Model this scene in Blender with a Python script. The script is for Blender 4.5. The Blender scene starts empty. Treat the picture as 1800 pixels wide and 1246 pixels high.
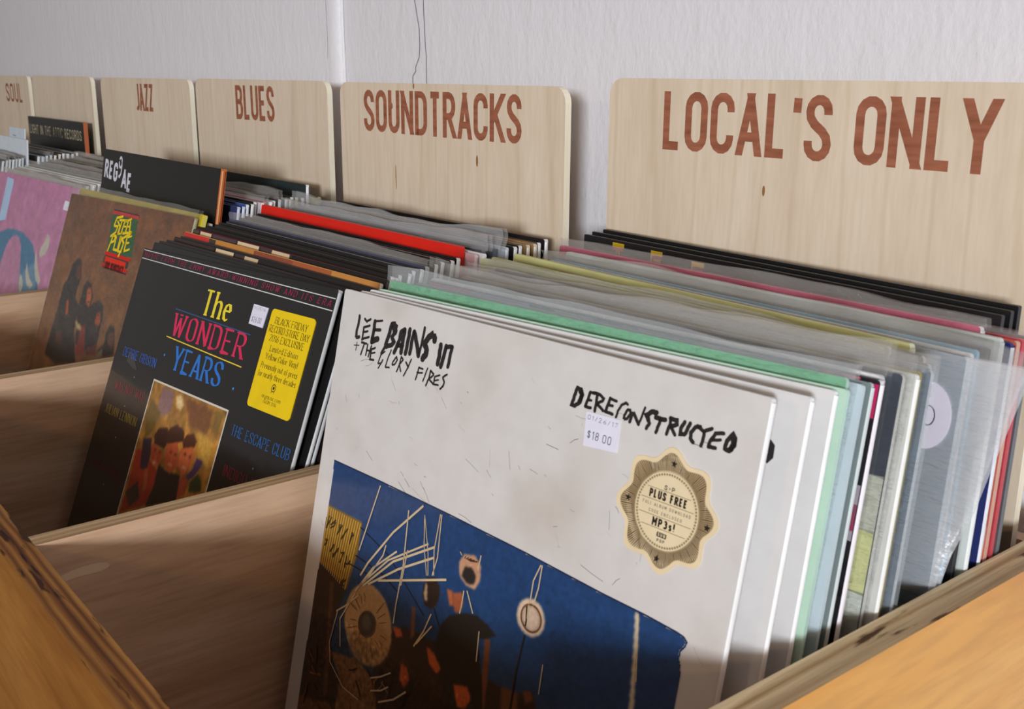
import bpy, math, random
import numpy as np
from mathutils import Vector, Matrix

SC = bpy.context.scene
COL = SC.collection
ZS = 1.25                     # height of the camera above the floor; design heights are relative to it


def lin(c):
    return tuple((x / 255 / 12.92) if x / 255 <= .04045 else ((x / 255 + .055) / 1.055) ** 2.4 for x in c[:3])


# ------------------------------------------------------------------ camera
cam_data = bpy.data.cameras.new('camera')
cam = bpy.data.objects.new('camera', cam_data)
COL.objects.link(cam)
Rt = Vector((0.62115865, 0.78368424, 0.00096825))
Dn = Vector((0.20369164, -0.16025543, -0.96583017))
Fw = Vector((-0.75675072, 0.60013099, -0.25917397))
cam.matrix_world = Matrix(((Rt.x, -Dn.x, -Fw.x, 0), (Rt.y, -Dn.y, -Fw.y, 0), (Rt.z, -Dn.z, -Fw.z, ZS), (0, 0, 0, 1)))
cam_data.sensor_fit = 'HORIZONTAL'
cam_data.sensor_width = 36
cam_data.lens = 36 * 1876.165 / 1800
cam_data.clip_start = .02
cam_data.dof.use_dof = True
cam_data.dof.focus_distance = .80
cam_data.dof.aperture_fstop = 24
SC.camera = cam

# ------------------------------------------------------------------ light
world = bpy.data.worlds.new('room_light')
SC.world = world
world.use_nodes = True
wnt = world.node_tree
bgn = wnt.nodes['Background']
wtc = wnt.nodes.new('ShaderNodeTexCoord')
wsp = wnt.nodes.new('ShaderNodeSeparateXYZ')
wrp = wnt.nodes.new('ShaderNodeValToRGB')
wmp = wnt.nodes.new('ShaderNodeMapRange')
wmp.inputs['From Min'].default_value = -1
wnt.links.new(wtc.outputs['Generated'], wsp.inputs[0])
wnt.links.new(wsp.outputs['Z'], wmp.inputs[0])
wnt.links.new(wmp.outputs[0], wrp.inputs[0])
for p_, c_ in ((0, (.20, .12, .07)), (.44, (.30, .20, .13)), (.53, (.95, .90, .86)), (1, (1, .95, .90))):     # brown floor below, pale walls and ceiling above
    e_ = wrp.color_ramp.elements.new(p_) if p_ not in (0, 1) else wrp.color_ramp.elements[int(p_)]
    e_.color = (*c_, 1)
wnt.links.new(wrp.outputs[0], bgn.inputs[0])
bgn.inputs[1].default_value = .17


def area(name, loc, target, sx, sy, power, color):
    l = bpy.data.lights.new(name, 'AREA')
    l.shape = 'RECTANGLE'
    l.size, l.size_y, l.energy, l.color = sx, sy, power, color
    o = bpy.data.objects.new(name, l)
    o.location = loc
    d = Vector(target) - Vector(loc)
    o.rotation_euler = d.to_track_quat('-Z', 'Y').to_euler()
    COL.objects.link(o)
    return o


area('daylight_window', (2.5, -3.2, ZS + .40), (-.6, .4, ZS - .2), .85, .55, 150, (.88, .94, 1))
for i, p in enumerate([(-1.6, -.5, ZS + 1.15), (.95, -.95, ZS + .30), (-.75, -1.25, ZS + .42)]):  # unseen warm bulbs; the last one added to warm the shadows
    l = bpy.data.lights.new('warm_bulb', 'POINT')
    l.energy, l.color, l.shadow_soft_size = (1.6, 8.0, 5.0)[i], (1, .60, .28), .05
    o = bpy.data.objects.new('unseen_bulb', l)
    o.location = p
    COL.objects.link(o)

SC.view_settings.view_transform = 'Standard'
SC.view_settings.look = 'None'
SC.view_settings.gamma = 1
SC.view_settings.use_curve_mapping = False
SC.view_settings.exposure = .27
SC.cycles.transparent_max_bounces = 40
SC.cycles.max_bounces = 8


# ------------------------------------------------------------------ materials
def mat(name, rough=.5, spec=.5):
    m = bpy.data.materials.new(name)
    m.use_nodes = True
    nt = m.node_tree
    b = nt.nodes['Principled BSDF']
    b.inputs['Roughness'].default_value = rough
    b.inputs['Specular IOR Level'].default_value = spec
    return m, nt, b


def N(nt, t, **kw):
    n = nt.nodes.new(t)
    for k, v in kw.items():
        if k in n.inputs.keys():
            n.inputs[k].default_value = v
        else:
            setattr(n, k, v)
    return n


def ramp(nt, stops):
    r = nt.nodes.new('ShaderNodeValToRGB')
    e = r.color_ramp.elements
    while len(e) < len(stops):
        e.new(.5)
    for k, (p, c) in enumerate(stops):
        e[k].position = p
        e[k].color = (*c, 1)
    return r


def mul(nt, a, b, f=1.0):
    m = nt.nodes.new('ShaderNodeMix')
    m.data_type = 'RGBA'
    m.blend_type = 'MULTIPLY'
    m.inputs[0].default_value = f
    nt.links.new(a, m.inputs[6])
    nt.links.new(b, m.inputs[7])
    return m.outputs[2]


def coords(nt, scale, loc=(0, 0, 0), rot=(0, 0, 0)):
    tc = nt.nodes.new('ShaderNodeTexCoord')
    mp = N(nt, 'ShaderNodeMapping')
    mp.inputs['Scale'].default_value = scale
    mp.inputs['Location'].default_value = loc
    mp.inputs['Rotation'].default_value = rot
    nt.links.new(tc.outputs['Object'], mp.inputs[0])
    return mp.outputs[0]


def bump(nt, b, h, strength, dist):
    n = N(nt, 'ShaderNodeBump')
    n.inputs['Strength'].default_value = strength
    n.inputs['Distance'].default_value = dist
    nt.links.new(h, n.inputs['Height'])
    nt.links.new(n.outputs[0], b.inputs['Normal'])


def printed(name, rough, spec, coat=0.0):
    """printed card: each face carries its ink colour in the 'ink' attribute"""
    m, nt, b = mat(name, rough, spec)
    at = N(nt, 'ShaderNodeAttribute', attribute_name='ink')
    nz = N(nt, 'ShaderNodeTexNoise')
    nz.inputs['Scale'].default_value = 60
    nz.inputs['Detail'].default_value = 5
    nt.links.new(coords(nt, (1, 1, 1)), nz.inputs[0])
    r = ramp(nt, [(.3, (.93, .925, .92)), (.62, (1, 1, 1))])
    nt.links.new(nz.outputs[0], r.inputs[0])
    nt.links.new(mul(nt, at.outputs[0], r.outputs[0]), b.inputs['Base Color'])
    if coat:
        b.inputs['Coat Weight'].default_value = coat
        b.inputs['Coat Roughness'].default_value = .12
        n2 = N(nt, 'ShaderNodeTexNoise')
        n2.inputs['Scale'].default_value = 25
        nt.links.new(coords(nt, (1, 1, 1)), n2.inputs[0])
        bp = N(nt, 'ShaderNodeBump')
        bp.inputs['Strength'].default_value = .25
        bp.inputs['Distance'].default_value = .002
        nt.links.new(n2.outputs[0], bp.inputs['Height'])
        nt.links.new(bp.outputs[0], b.inputs['Coat Normal'])
    return m


M_CARD = printed('printed_card', .5, .35)
M_SHRINK = printed('shrink_wrapped_card', .45, .3, .8)
M_PAPER = printed('sticker_paper', .55, .3)
M_PLASTIC = printed('black_plastic', .38, .4)


def film_mat(name, base, tint, dens):
    m, nt, b = mat(name)
    nt.nodes.remove(b)
    tr = N(nt, 'ShaderNodeBsdfTransparent')
    tr.inputs[0].default_value = (.97, .97, .97, 1)
    gl = N(nt, 'ShaderNodeBsdfGlossy')
    gl.inputs['Roughness'].default_value = .09
    df = N(nt, 'ShaderNodeBsdfDiffuse')
    df.inputs[0].default_value = (*tint, 1)
    tl = N(nt, 'ShaderNodeBsdfTranslucent')
    tl.inputs[0].default_value = (*tint, 1)
    nz = N(nt, 'ShaderNodeTexNoise')
    nz.inputs['Scale'].default_value = 55
    nz.inputs['Detail'].default_value = 6
    nz.inputs['Roughness'].default_value = .6
    nt.links.new(coords(nt, (.3, 1, 1.6)), nz.inputs[0])
    bp = N(nt, 'ShaderNodeBump')
    bp.inputs['Strength'].default_value = .8
    bp.inputs['Distance'].default_value = .008
    nt.links.new(nz.outputs[0], bp.inputs['Height'])
    for s in (gl, df):
        nt.links.new(bp.outputs[0], s.inputs['Normal'])
    a1 = N(nt, 'ShaderNodeMixShader')
    a1.inputs[0].default_value = .25
    nt.links.new(df.outputs[0], a1.inputs[1])
    nt.links.new(tl.outputs[0], a1.inputs[2])
    a2 = N(nt, 'ShaderNodeMixShader')
    a2.inputs[0].default_value = .28
    nt.links.new(a1.outputs[0], a2.inputs[1])
    nt.links.new(gl.outputs[0], a2.inputs[2])
    lw = N(nt, 'ShaderNodeLayerWeight')
    lw.inputs[0].default_value = .35
    nt.links.new(bp.outputs[0], lw.inputs['Normal'])
    mr = N(nt, 'ShaderNodeMapRange')
    mr.inputs['To Min'].default_value = base
    mr.inputs['To Max'].default_value = dens
    nt.links.new(lw.outputs['Fresnel'], mr.inputs[0])
    mx = N(nt, 'ShaderNodeMixShader')
    nt.links.new(mr.outputs[0], mx.inputs[0])
    nt.links.new(tr.outputs[0], mx.inputs[1])
    nt.links.new(a2.outputs[0], mx.inputs[2])
    nt.links.new(mx.outputs[0], nt.nodes['Material Output'].inputs[0])
    return m


M_CLEAR = film_mat('taut_clear_film', .035, (.8, .8, .8), .5)
M_VEIL = film_mat('loose_veil_film', .22, (.86, .91, .95), .8)
M_THIN = film_mat('thin_plastic_film', .07, (.95, .94, .9), .5)
M_CRUMPLE = film_mat('crumpled_plastic_film', .52, (.95, .97, 1), .85)
M_FILM = film_mat('clear_plastic_film', .15, (.97, .94, .90), .62)
M_HAZE = film_mat('hazy_plastic_film', .24, (.88, .92, .95), .7)


def wood(name, c1, c2, c3, grain=(30, 30, 2.2), rough=.5, coat=0, rings=5.0, spec=.3, off=(0, 0, 0), fine=.86):
    m, nt, b = mat(name, rough, spec)
    co = coords(nt, grain, off)
    n1 = N(nt, 'ShaderNodeTexNoise')
    n1.inputs['Scale'].default_value = rings
    n1.inputs['Detail'].default_value = 3
    n1.inputs['Distortion'].default_value = .6
    nt.links.new(co, n1.inputs[0])
    r1 = ramp(nt, [(.3, lin(c1)), (.5, lin(c2)), (.72, lin(c3))])
    nt.links.new(n1.outputs[0], r1.inputs[0])
    n2 = N(nt, 'ShaderNodeTexNoise')
    n2.inputs['Scale'].default_value = rings * 9
    n2.inputs['Detail'].default_value = 6
    nt.links.new(co, n2.inputs[0])
    r2 = ramp(nt, [(.35, (fine, fine * .985, fine * .96)), (.6, (1, 1, 1))])
    nt.links.new(n2.outputs[0], r2.inputs[0])
    # a few thin cathedral lines
    w = N(nt, 'ShaderNodeTexWave')
    w.inputs['Scale'].default_value = rings * .22
    w.inputs['Distortion'].default_value = 16
    w.inputs['Detail'].default_value = 2
    w.inputs['Detail Scale'].default_value = .6
    nt.links.new(co, w.inputs[0])
    r3 = ramp(nt, [(0, (.94, .92, .885)), (.05, (1, 1, 1)), (1, (1, 1, 1))])
    nt.links.new(w.outputs[0], r3.inputs[0])
    nt.links.new(mul(nt, mul(nt, r1.outputs[0], r2.outputs[0]), r3.outputs[0]), b.inputs['Base Color'])
    b.inputs['Coat Weight'].default_value = coat
    b.inputs['Coat Roughness'].default_value = .25
    return m


BOARD_MATS = [wood('birch_board', (220, 200, 176), (226, 207, 184), (230, 213, 191), (26, 26, 3.0), .55, 0, 1.5, .25, (k * 3.1, k, k * 1.7), .95) for k in range(3)]
M_BIRCH_EDGE = wood('pale_birch_edge', (250, 238, 210), (252, 243, 220), (254, 247, 228), (3, 60, 3), .6, fine=.97)
M_PLANK = wood('birch_partition', (196, 156, 124), (210, 172, 140), (218, 184, 154), (26, 2.0, 26), .5, .1, 1.4)
M_RAIL_SHADED = wood('shaded_varnished_plywood', (140, 86, 28), (158, 102, 38), (170, 114, 48), (3, 22, 22), .42, .25, 1.2)  # the end board's varnish, with the front's shade darkened into the colour
M_END = wood('varnished_end_plywood', (200, 128, 36), (220, 152, 54), (232, 172, 80), (22, 2.2, 16), .35, .4, 1.2)


def ply_edge(name, axis, width, centre, cols, along, damage):
    """top edge of a plywood panel: coloured plies across its thickness plus torn, darkened spots"""
    m, nt, b = mat(name, .6, .25)
    tc = nt.nodes.new('ShaderNodeTexCoord')
    sp = N(nt, 'ShaderNodeSeparateXYZ')
    nt.links.new(tc.outputs['Object'], sp.inputs[0])
    nz = N(nt, 'ShaderNodeTexNoise')
    nz.inputs['Scale'].default_value = 9
    nz.inputs['Detail'].default_value = 4
    nt.links.new(tc.outputs['Object'], nz.inputs[0])
    ad = N(nt, 'ShaderNodeMath', operation='MULTIPLY_ADD')
    nt.links.new(nz.outputs[0], ad.inputs[0])
    ad.inputs[1].default_value = width * .22
    nt.links.new(sp.outputs[axis], ad.inputs[2])
    mr = N(nt, 'ShaderNodeMapRange')
    mr.inputs['From Min'].default_value = centre - width / 2 + width * .11
    mr.inputs['From Max'].default_value = centre + width / 2 + width * .11
    nt.links.new(ad.outputs[0], mr.inputs[0])
    n = len(cols)
    r = ramp(nt, [((k + .5) / n, lin(c)) for k, c in enumerate(cols)])
    nt.links.new(mr.outputs[0], r.inputs[0])
    fz = N(nt, 'ShaderNodeTexNoise')
    fz.inputs['Scale'].default_value = 1
    fz.inputs['Detail'].default_value = 6
    sc = [350, 350, 350]
    sc[along] = 14
    nt.links.new(coords(nt, tuple(sc)), fz.inputs[0])
    fr = ramp(nt, [(.3, (.72, .68, .62)), (.6, (1, 1, 1))])
    nt.links.new(fz.outputs[0], fr.inputs[0])
    dz = N(nt, 'ShaderNodeTexNoise')
    dz.inputs['Scale'].default_value = 1
    dz.inputs['Detail'].default_value = 5
    sc = [130, 130, 130]
    sc[along] = 16
    nt.links.new(coords(nt, tuple(sc), (3.3, 1.2, 0)), dz.inputs[0])
    dr = ramp(nt, [(damage, (.16, .08, .03)), (damage + .05, (1, 1, 1))])
    nt.links.new(dz.outputs[0], dr.inputs[0])
    nt.links.new(mul(nt, mul(nt, r.outputs[0], fr.outputs[0]), dr.outputs[0]), b.inputs['Base Color'])
    bump(nt, b, fz.outputs[0], .5, .001)
    return m


M_PLY_RAIL = ply_edge('plywood_edge_front', 1, .0175, .1227, [(162, 108, 46), (112, 64, 22), (170, 116, 54), (130, 78, 30), (94, 50, 16), (168, 114, 54), (106, 58, 20), (174, 122, 60)], 0, .40)  # plies toned darker too, shade painted in as on the front board
M_PLY_END = ply_edge('plywood_edge_end', 0, .0177, -.2292, [(232, 206, 164), (224, 196, 152), (176, 140, 96), (212, 184, 142), (204, 176, 136), (180, 150, 112), (196, 166, 126)], 1, .30)
M_PLY_PART = ply_edge('plywood_edge_partition', 0, .0145, 0, [(190, 158, 118), (214, 186, 148), (170, 134, 94), (206, 174, 134), (180, 146, 106)], 1, .18)


def letter_mat():
    m, nt, b = mat('burnt_engraving', .75, .1)
    nz = N(nt, 'ShaderNodeTexNoise')
    nz.inputs['Scale'].default_value = 1
    nz.inputs['Detail'].default_value = 6
    nt.links.new(coords(nt, (40, 40, 260)), nz.inputs[0])
    r = ramp(nt, [(.3, lin((140, 84, 62))), (.7, lin((172, 108, 82)))])
    nt.links.new(nz.outputs[0], r.inputs[0])
    nt.links.new(r.outputs[0], b.inputs['Base Color'])
    return m


M_BURN = letter_mat()


def spot_mat():
    m, nt, b = mat('wood_knot', .6, .2)
    b.inputs['Base Color'].default_value = (*lin((150, 104, 62)), 1)
    return m


M_KNOT = spot_mat()

mw, ntw, bw = mat('painted_wall', .42, .35)
bw.inputs['Base Color'].default_value = (*lin((229, 226, 230)), 1)
wn = N(ntw, 'ShaderNodeTexNoise')
wn.inputs['Scale'].default_value = 1
wn.inputs['Detail'].default_value = 8
wn.inputs['Roughness'].default_value = .6
ntw.links.new(coords(ntw, (55, 55, 22)), wn.inputs[0])
wn2 = N(ntw, 'ShaderNodeTexNoise')
wn2.inputs['Scale'].default_value = 180
wn2.inputs['Detail'].default_value = 2
ntw.links.new(coords(ntw, (1, 1, .7)), wn2.inputs[0])
wa = N(ntw, 'ShaderNodeMath', operation='MULTIPLY_ADD')
ntw.links.new(wn2.outputs[0], wa.inputs[0])
wa.inputs[1].default_value = .35
ntw.links.new(wn.outputs[0], wa.inputs[2])
bump(ntw, bw, wa.outputs[0], .45, .0035)
M_WALL = mw
mc, ntc, bc = mat('paint_crack', .8, .1)
bc.inputs['Base Color'].default_value = (*lin((120, 116, 122)), 1)
M_CRACK = mc
mf, ntf, bf = mat('concrete_floor', .7, .2)
fn = N(ntf, 'ShaderNodeTexNoise')
fn.inputs['Scale'].default_value = 6
fr_ = ramp(ntf, [(.3, lin((96, 88, 80))), (.7, lin((124, 116, 108)))])
ntf.links.new(fn.outputs[0], fr_.inputs[0])
ntf.links.new(fr_.outputs[0], bf.inputs['Base Color'])
M_FLOOR = mf


# ------------------------------------------------------------------ mesh helpers
class MB:
    """collects faces with a material slot and an ink colour each, links them as one mesh"""

    def __init__(s):
        s.v, s.f, s.m, s.c, s.mats = [], [], [], [], []

    def slot(s, m):
        if m not in s.mats:
            s.mats.append(m)
        return s.mats.index(m)

    def face(s, pts, m, col=(1, 1, 1)):
        i = len(s.v)
        s.v.extend(pts)
        s.f.append(tuple(range(i, i + len(pts))))
        s.m.append(s.slot(m))
        s.c.append([col] * len(pts))

    def box(s, lo, hi, m, col=(1, 1, 1), top=None, skip=()):
        x0, y0, z0 = lo
        x1, y1, z1 = hi
        P = [(x0, y0, z0), (x1, y0, z0), (x1, y1, z0), (x0, y1, z0), (x0, y0, z1), (x1, y0, z1), (x1, y1, z1), (x0, y1, z1)]
        for k, q in {'d': (3, 2, 1, 0), 'u': (4, 5, 6, 7), 'f': (0, 1, 5, 4), 'b': (2, 3, 7, 6), 'l': (3, 0, 4, 7), 'r': (1, 2, 6, 5)}.items():
            if k not in skip:
                s.face([P[j] for j in q], top if (k == 'u' and top) else m, col)

    def grid(s, P, cols, m):
        nz, nx = P.shape[:2]
        i0 = len(s.v)
        s.v.extend(map(tuple, P.reshape(-1, 3).tolist()))
        sl = s.slot(m)
        for j in range(nz - 1):
            for i in range(nx - 1):
                a = (j, i), (j, i + 1), (j + 1, i + 1), (j + 1, i)
                s.f.append(tuple(i0 + q[0] * nx + q[1] for q in a))
                s.m.append(sl)
                s.c.append([(1, 1, 1)] * 4 if cols is None else [tuple(cols[q]) for q in a])

    def build(s, name, parent=None, smooth=False):
        me = bpy.data.meshes.new(name)
        me.from_pydata(s.v, [], s.f)
        for m in s.mats:
            me.materials.append(m)
        me.polygons.foreach_set('material_index', s.m)
        if smooth:
            me.polygons.foreach_set('use_smooth', [True] * len(s.f))
        ca = me.color_attributes.new('ink', 'FLOAT_COLOR', 'CORNER')
        flat = np.ones((sum(len(c) for c in s.c), 4), np.float32)
        flat[:, :3] = np.array([q[:3] for c in s.c for q in c], np.float32)
        ca.data.foreach_set('color', flat.ravel())
        me.update()
        o = bpy.data.objects.new(name, me)
        COL.objects.link(o)
        if parent:
            o.parent = parent
        return o


def tag(o, label=None, cat=None, group=None, kind=None):
    for k, v in (('label', label), ('category', cat), ('group', group), ('kind', kind)):
        if v:
            o[k] = v
    return o


# ------------------------------------------------------------------ flat printed shapes; (a, b) = right, up in metres on a face
def ribbon(pts, width, split=True):
    """polyline -> list of quads; width is a number or a function of the stroke direction"""
    P = [np.array(p, float) for p in pts]
    P = [p for k, p in enumerate(P) if k == 0 or np.hypot(*(p - P[k - 1])) > 1e-7]
    if len(P) < 2:
        return []
    if split:                    # break at sharp corners so that strokes keep their width
        out, run = [], [P[0]]
        for k in range(1, len(P)):
            run.append(P[k])
            if k < len(P) - 1:
                a, b = P[k] - P[k - 1], P[k + 1] - P[k]
                if a @ b < -.25 * np.hypot(*a) * np.hypot(*b):
                    out += ribbon(run, width, False)
                    run = [P[k]]
        return out + ribbon(run, width, False)
    closed = np.hypot(*(P[0] - P[-1])) < 1e-6
    L, Rr = [], []
    n = len(P)
    for k in range(n):
        if closed and k in (0, n - 1):
            d0, d1 = P[-1] - P[-2], P[1] - P[0]
        else:
            d0 = P[k] - P[k - 1] if k else P[1] - P[0]
            d1 = P[k + 1] - P[k] if k < n - 1 else d0
        d0, d1 = d0 / np.hypot(*d0), d1 / np.hypot(*d1)
        t = d0 + d1
        h = np.hypot(*t)
        t = d1 if h < 1e-3 else t / h
        nn = np.array([-t[1], t[0]])
        c = max(.55, abs(nn @ np.array([-d1[1], d1[0]])))
        w = (width(t) if callable(width) else width) / 2 / c
        L.append(P[k] + nn * w)
        Rr.append(P[k] - nn * w)
    return [[Rr[k], Rr[k + 1], L[k + 1], L[k]] for k in range(n - 1)]


def arc(cx, cy, rx, ry, a0, a1, n=7):
    return [(cx + rx * math.cos(math.radians(a0 + (a1 - a0) * k / n)), cy + ry * math.sin(math.radians(a0 + (a1 - a0) * k / n))) for k in range(n + 1)]


def stad(w, r, lo=0, hi=1):
    return [(0, lo + r)] + arc(w / 2, lo + r, w / 2, r, 180, 360) + arc(w / 2, hi - r, w / 2, r, 0, 180) + [(0, lo + r)]


Q = .22
X = .66
GL = {
    'A': (.46, [[(0, 0), (.23, 1), (.46, 0)], [(.08, .27), (.38, .27)]], [(0, 0), (.46, 0)]),
    'B': (.44, [[(0, 0), (0, 1), (.24, 1)] + arc(.24, .76, .18, .24, 90, -90) + [(0, .52)], [(0, .52), (.24, .52)] + arc(.24, .26, .2, .26, 90, -90) + [(0, 0)]], [(0, 0), (0, 1)]),
    'C': (.44, [[(.44, .72), (.44, 1 - Q)] + arc(Q, 1 - Q, Q, Q, 0, 180) + arc(Q, Q, Q, Q, 180, 360) + [(.44, .28)]], []),
    'D': (.44, [[(0, 0), (0, 1), (.2, 1)] + arc(.2, .74, .24, .26, 90, 0) + arc(.2, .26, .24, .26, 0, -90) + [(0, 0)]], [(0, 0), (0, 1)]),
    'E': (.38, [[(.38, 1), (0, 1), (0, 0), (.38, 0)], [(0, .52), (.33, .52)]], [(0, 0), (0, 1)]),
    'F': (.38, [[(.38, 1), (0, 1), (0, 0)], [(0, .52), (.33, .52)]], [(0, 0), (0, 1)]),
    'G': (.44, [[(.44, .72), (.44, 1 - Q)] + arc(Q, 1 - Q, Q, Q, 0, 180) + arc(Q, Q, Q, Q, 180, 360) + [(.44, .46), (.24, .46)]], []),
    'H': (.44, [[(0, 0), (0, 1)], [(.44, 0), (.44, 1)], [(0, .52), (.44, .52)]], [(0, 0), (0, 1), (.44, 0), (.44, 1)]),
    'I': (0, [[(0, 0), (0, 1)]], [(0, 0), (0, 1)]),
    'J': (.34, [[(.34, 1), (.34, .2)] + arc(.15, .2, .19, .2, 0, -130)], [(.34, 1)]),
    'K': (.45, [[(0, 0), (0, 1)], [(.43, 1), (.02, .42)], [(.14, .58), (.45, 0)]], [(0, 0), (0, 1), (.43, 1), (.45, 0)]),
    'L': (.36, [[(0, 1), (0, 0), (.36, 0)]], [(0, 1), (0, 0)]),
    'M': (.56, [[(0, 0), (0, 1), (.28, .3), (.56, 1), (.56, 0)]], [(0, 0), (.56, 0)]),
    'N': (.46, [[(0, 0), (0, 1), (.46, 0), (.46, 1)]], [(0, 0), (0, 1), (.46, 1)]),
    'O': (.44, [stad(.44, Q)], []),
    'P': (.42, [[(0, 0), (0, 1), (.2, 1)] + arc(.2, .72, .22, .28, 90, -90) + [(0, .44)]], [(0, 0), (0, 1)]),
    'R': (.44, [[(0, 0), (0, 1), (.2, 1)] + arc(.2, .73, .22, .27, 90, -90) + [(0, .46)], [(.2, .46), (.44, 0)]], [(0, 0), (0, 1), (.44, 0)]),
    'S': (.43, [[(.42, .74), (.42, .79)] + arc(.215, .79, .205, .21, 0, 180) + [(.03, .68), (.12, .57), (.31, .44), (.4, .34), (.43, .22)] + arc(.215, .21, .215, .21, 0, -180) + [(0, .27)]], []),
    'T': (.42, [[(0, 1), (.42, 1)], [(.21, 1), (.21, 0)]], [(.21, 0)]),
    'U': (.43, [[(0, 1), (0, Q)] + arc(.215, Q, .215, Q, 180, 360) + [(.43, 1)]], [(0, 1), (.43, 1)]),
    'V': (.46, [[(0, 1), (.23, 0), (.46, 1)]], [(0, 1), (.46, 1)]),
    'W': (.66, [[(0, 1), (.17, 0), (.33, .85), (.49, 0), (.66, 1)]], [(0, 1), (.33, 1), (.66, 1)]),
    'X': (.44, [[(0, 1), (.44, 0)], [(0, 0), (.44, 1)]], [(0, 0), (0, 1), (.44, 0), (.44, 1)]),
    'Y': (.46, [[(0, 1), (.23, .45), (.46, 1)], [(.23, .45), (.23, 0)]], [(0, 1), (.46, 1), (.23, 0)]),
    'Z': (.42, [[(0, 1), (.42, 1), (0, 0), (.42, 0)]], []),
    '0': (.40, [stad(.4, .2)], []),
    '1': (.16, [[(0, .8), (.16, 1), (.16, 0)]], []),
    '2': (.4, [arc(.2, .78, .2, .22, 170, -20) + [(.02, .08), (0, 0), (.4, 0)]], []),
    '3': (.4, [arc(.19, .75, .19, .25, 150, -80) + arc(.19, .26, .21, .26, 80, -150)], []),
    '4': (.4, [[(.3, 0), (.3, 1), (0, .28), (.4, .28)]], []),
    '5': (.4, [[(.38, 1), (.05, 1), (.02, .55)] + arc(.19, .32, .21, .3, 120, -140)], []),
    '6': (.4, [[(.34, 1), (.06, .5), (0, .3)] + arc(.2, .26, .2, .26, 180, -180, 12)], []),
    '7': (.4, [[(0, 1), (.4, 1), (.12, 0)]], []),
    '8': (.4, [arc(.2, .76, .18, .24, -90, 270, 12), arc(.2, .27, .2, .26, 90, 450, 12)], []),
    '/': (.3, [[(0, -.05), (.3, 1.05)]], []),
    '$': (.36, [[(.34, .76)] + arc(.18, .74, .17, .17, 10, 180) + [(.05, .62), (.31, .4)] + arc(.18, .26, .17, .17, 20, -190), [(.18, -.08), (.18, 1.06)]], []),
    '.': (.02, [[(0, 0), (0, .06)]], []),
    "'": (.02, [[(.01, 1.02), (0, .76)]], []),
    '!': (.02, [[(0, 1), (0, .32)], [(0, .1), (0, 0)]], []),
    '-': (.24, [[(0, .42), (.24, .42)]], []),
    '>': (.12, [[(0, .68), (.12, .48), (0, .28)]], []),
    ' ': (.14, [], []),
    'a': (.34, [arc(.16, .5, .15, .16, 150, 0) + [(.31, .06), (.36, 0)], [(.31, .4)] + arc(.15, .19, .15, .19, 70, 330)], []),
    'b': (.36, [[(0, 1), (0, 0)], arc(.17, .33, .19, .33, 140, -140)], [(0, 1)]),
    'c': (.32, [arc(.17, .33, .17, .33, 45, 315)], []),
    'd': (.36, [[(.36, 1), (.36, 0)], arc(.19, .33, .19, .33, 40, 320)], [(.36, 1), (.36, 0)]),
    'e': (.34, [[(.01, .38), (.34, .38)] + arc(.17, .33, .17, .33, 10, 310)], []),
    'f': (.24, [[(.26, .95), (.18, 1), (.1, .88), (.1, 0)], [(0, X), (.22, X)]], [(.1, 0)]),
    'g': (.34, [arc(.17, .42, .16, .24, 0, 360, 10), [(.1, .2), (.05, .08), (.26, .02), (.32, -.12), (.16, -.26), (.02, -.16), (.08, .03)]], []),
    'h': (.36, [[(0, 1), (0, 0)], [(0, .45)] + arc(.2, .48, .16, .18, 140, 0) + [(.36, 0)]], [(0, 1), (0, 0), (.36, 0)]),
    'i': (.02, [[(0, X), (0, 0)], [(0, .88), (0, .94)]], [(0, 0)]),
    'l': (.02, [[(0, 1), (0, 0)]], [(0, 1), (0, 0)]),
    'm': (.56, [[(0, X), (0, 0)], [(0, .45)] + arc(.15, .5, .13, .16, 140, 0) + [(.28, 0)], [(.28, .45)] + arc(.43, .5, .13, .16, 140, 0) + [(.56, 0)]], [(0, 0), (.28, 0), (.56, 0)]),
    'n': (.36, [[(0, X), (0, 0)], [(0, .45)] + arc(.2, .48, .16, .18, 140, 0) + [(.36, 0)]], [(0, 0), (.36, 0)]),
    'o': (.36, [arc(.18, .33, .18, .33, 90, 450, 14)], []),
    'p': (.36, [[(0, X), (0, -.3)], arc(.17, .33, .19, .33, 140, -140)], [(0, -.3)]),
    'r': (.24, [[(0, X), (0, 0)], [(0, .42)] + arc(.16, .5, .13, .15, 150, 50)], [(0, 0)]),
    's': (.28, [[(.26, .54)] + arc(.14, .52, .12, .14, 40, 190) + [(.25, .26)] + arc(.14, .15, .13, .15, 30, -170)], []),
    't': (.22, [[(.09, .9), (.09, .12), (.15, 0), (.23, .06)], [(0, X), (.21, X)]], []),
    'u': (.36, [[(0, X), (0, .18)] + arc(.17, .17, .17, .17, 180, 320) + [(.34, .3)], [(.34, X), (.34, 0)]], []),
    'v': (.36, [[(0, X), (.18, 0), (.36, X)]], [(0, X), (.36, X)]),
    'w': (.54, [[(0, X), (.14, 0), (.27, .6), (.4, 0), (.54, X)]], [(0, X), (.54, X)]),
    'x': (.34, [[(0, X), (.34, 0)], [(0, 0), (.34, X)]], []),
    'y': (.36, [[(0, X), (.18, 0)], [(.36, X), (.14, -.2), (.02, -.28)]], [(0, X), (.36, X)]),
}


def trim(poly, lo, hi):
    """cuts a polygon to the band lo..hi"""
    for sgn, lim in ((1, lo), (-1, -hi)):
        out = []
        for k in range(len(poly)):
            p, q = np.array(poly[k - 1], float), np.array(poly[k], float)
            a, b = sgn * p[1] - lim, sgn * q[1] - lim
            if (a >= 0) != (b >= 0):
                out.append(p + (q - p) * a / (a - b))
            if b >= 0:
                out.append(q)
        poly = out
        if len(poly) < 3:
            return None
    return poly


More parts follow.
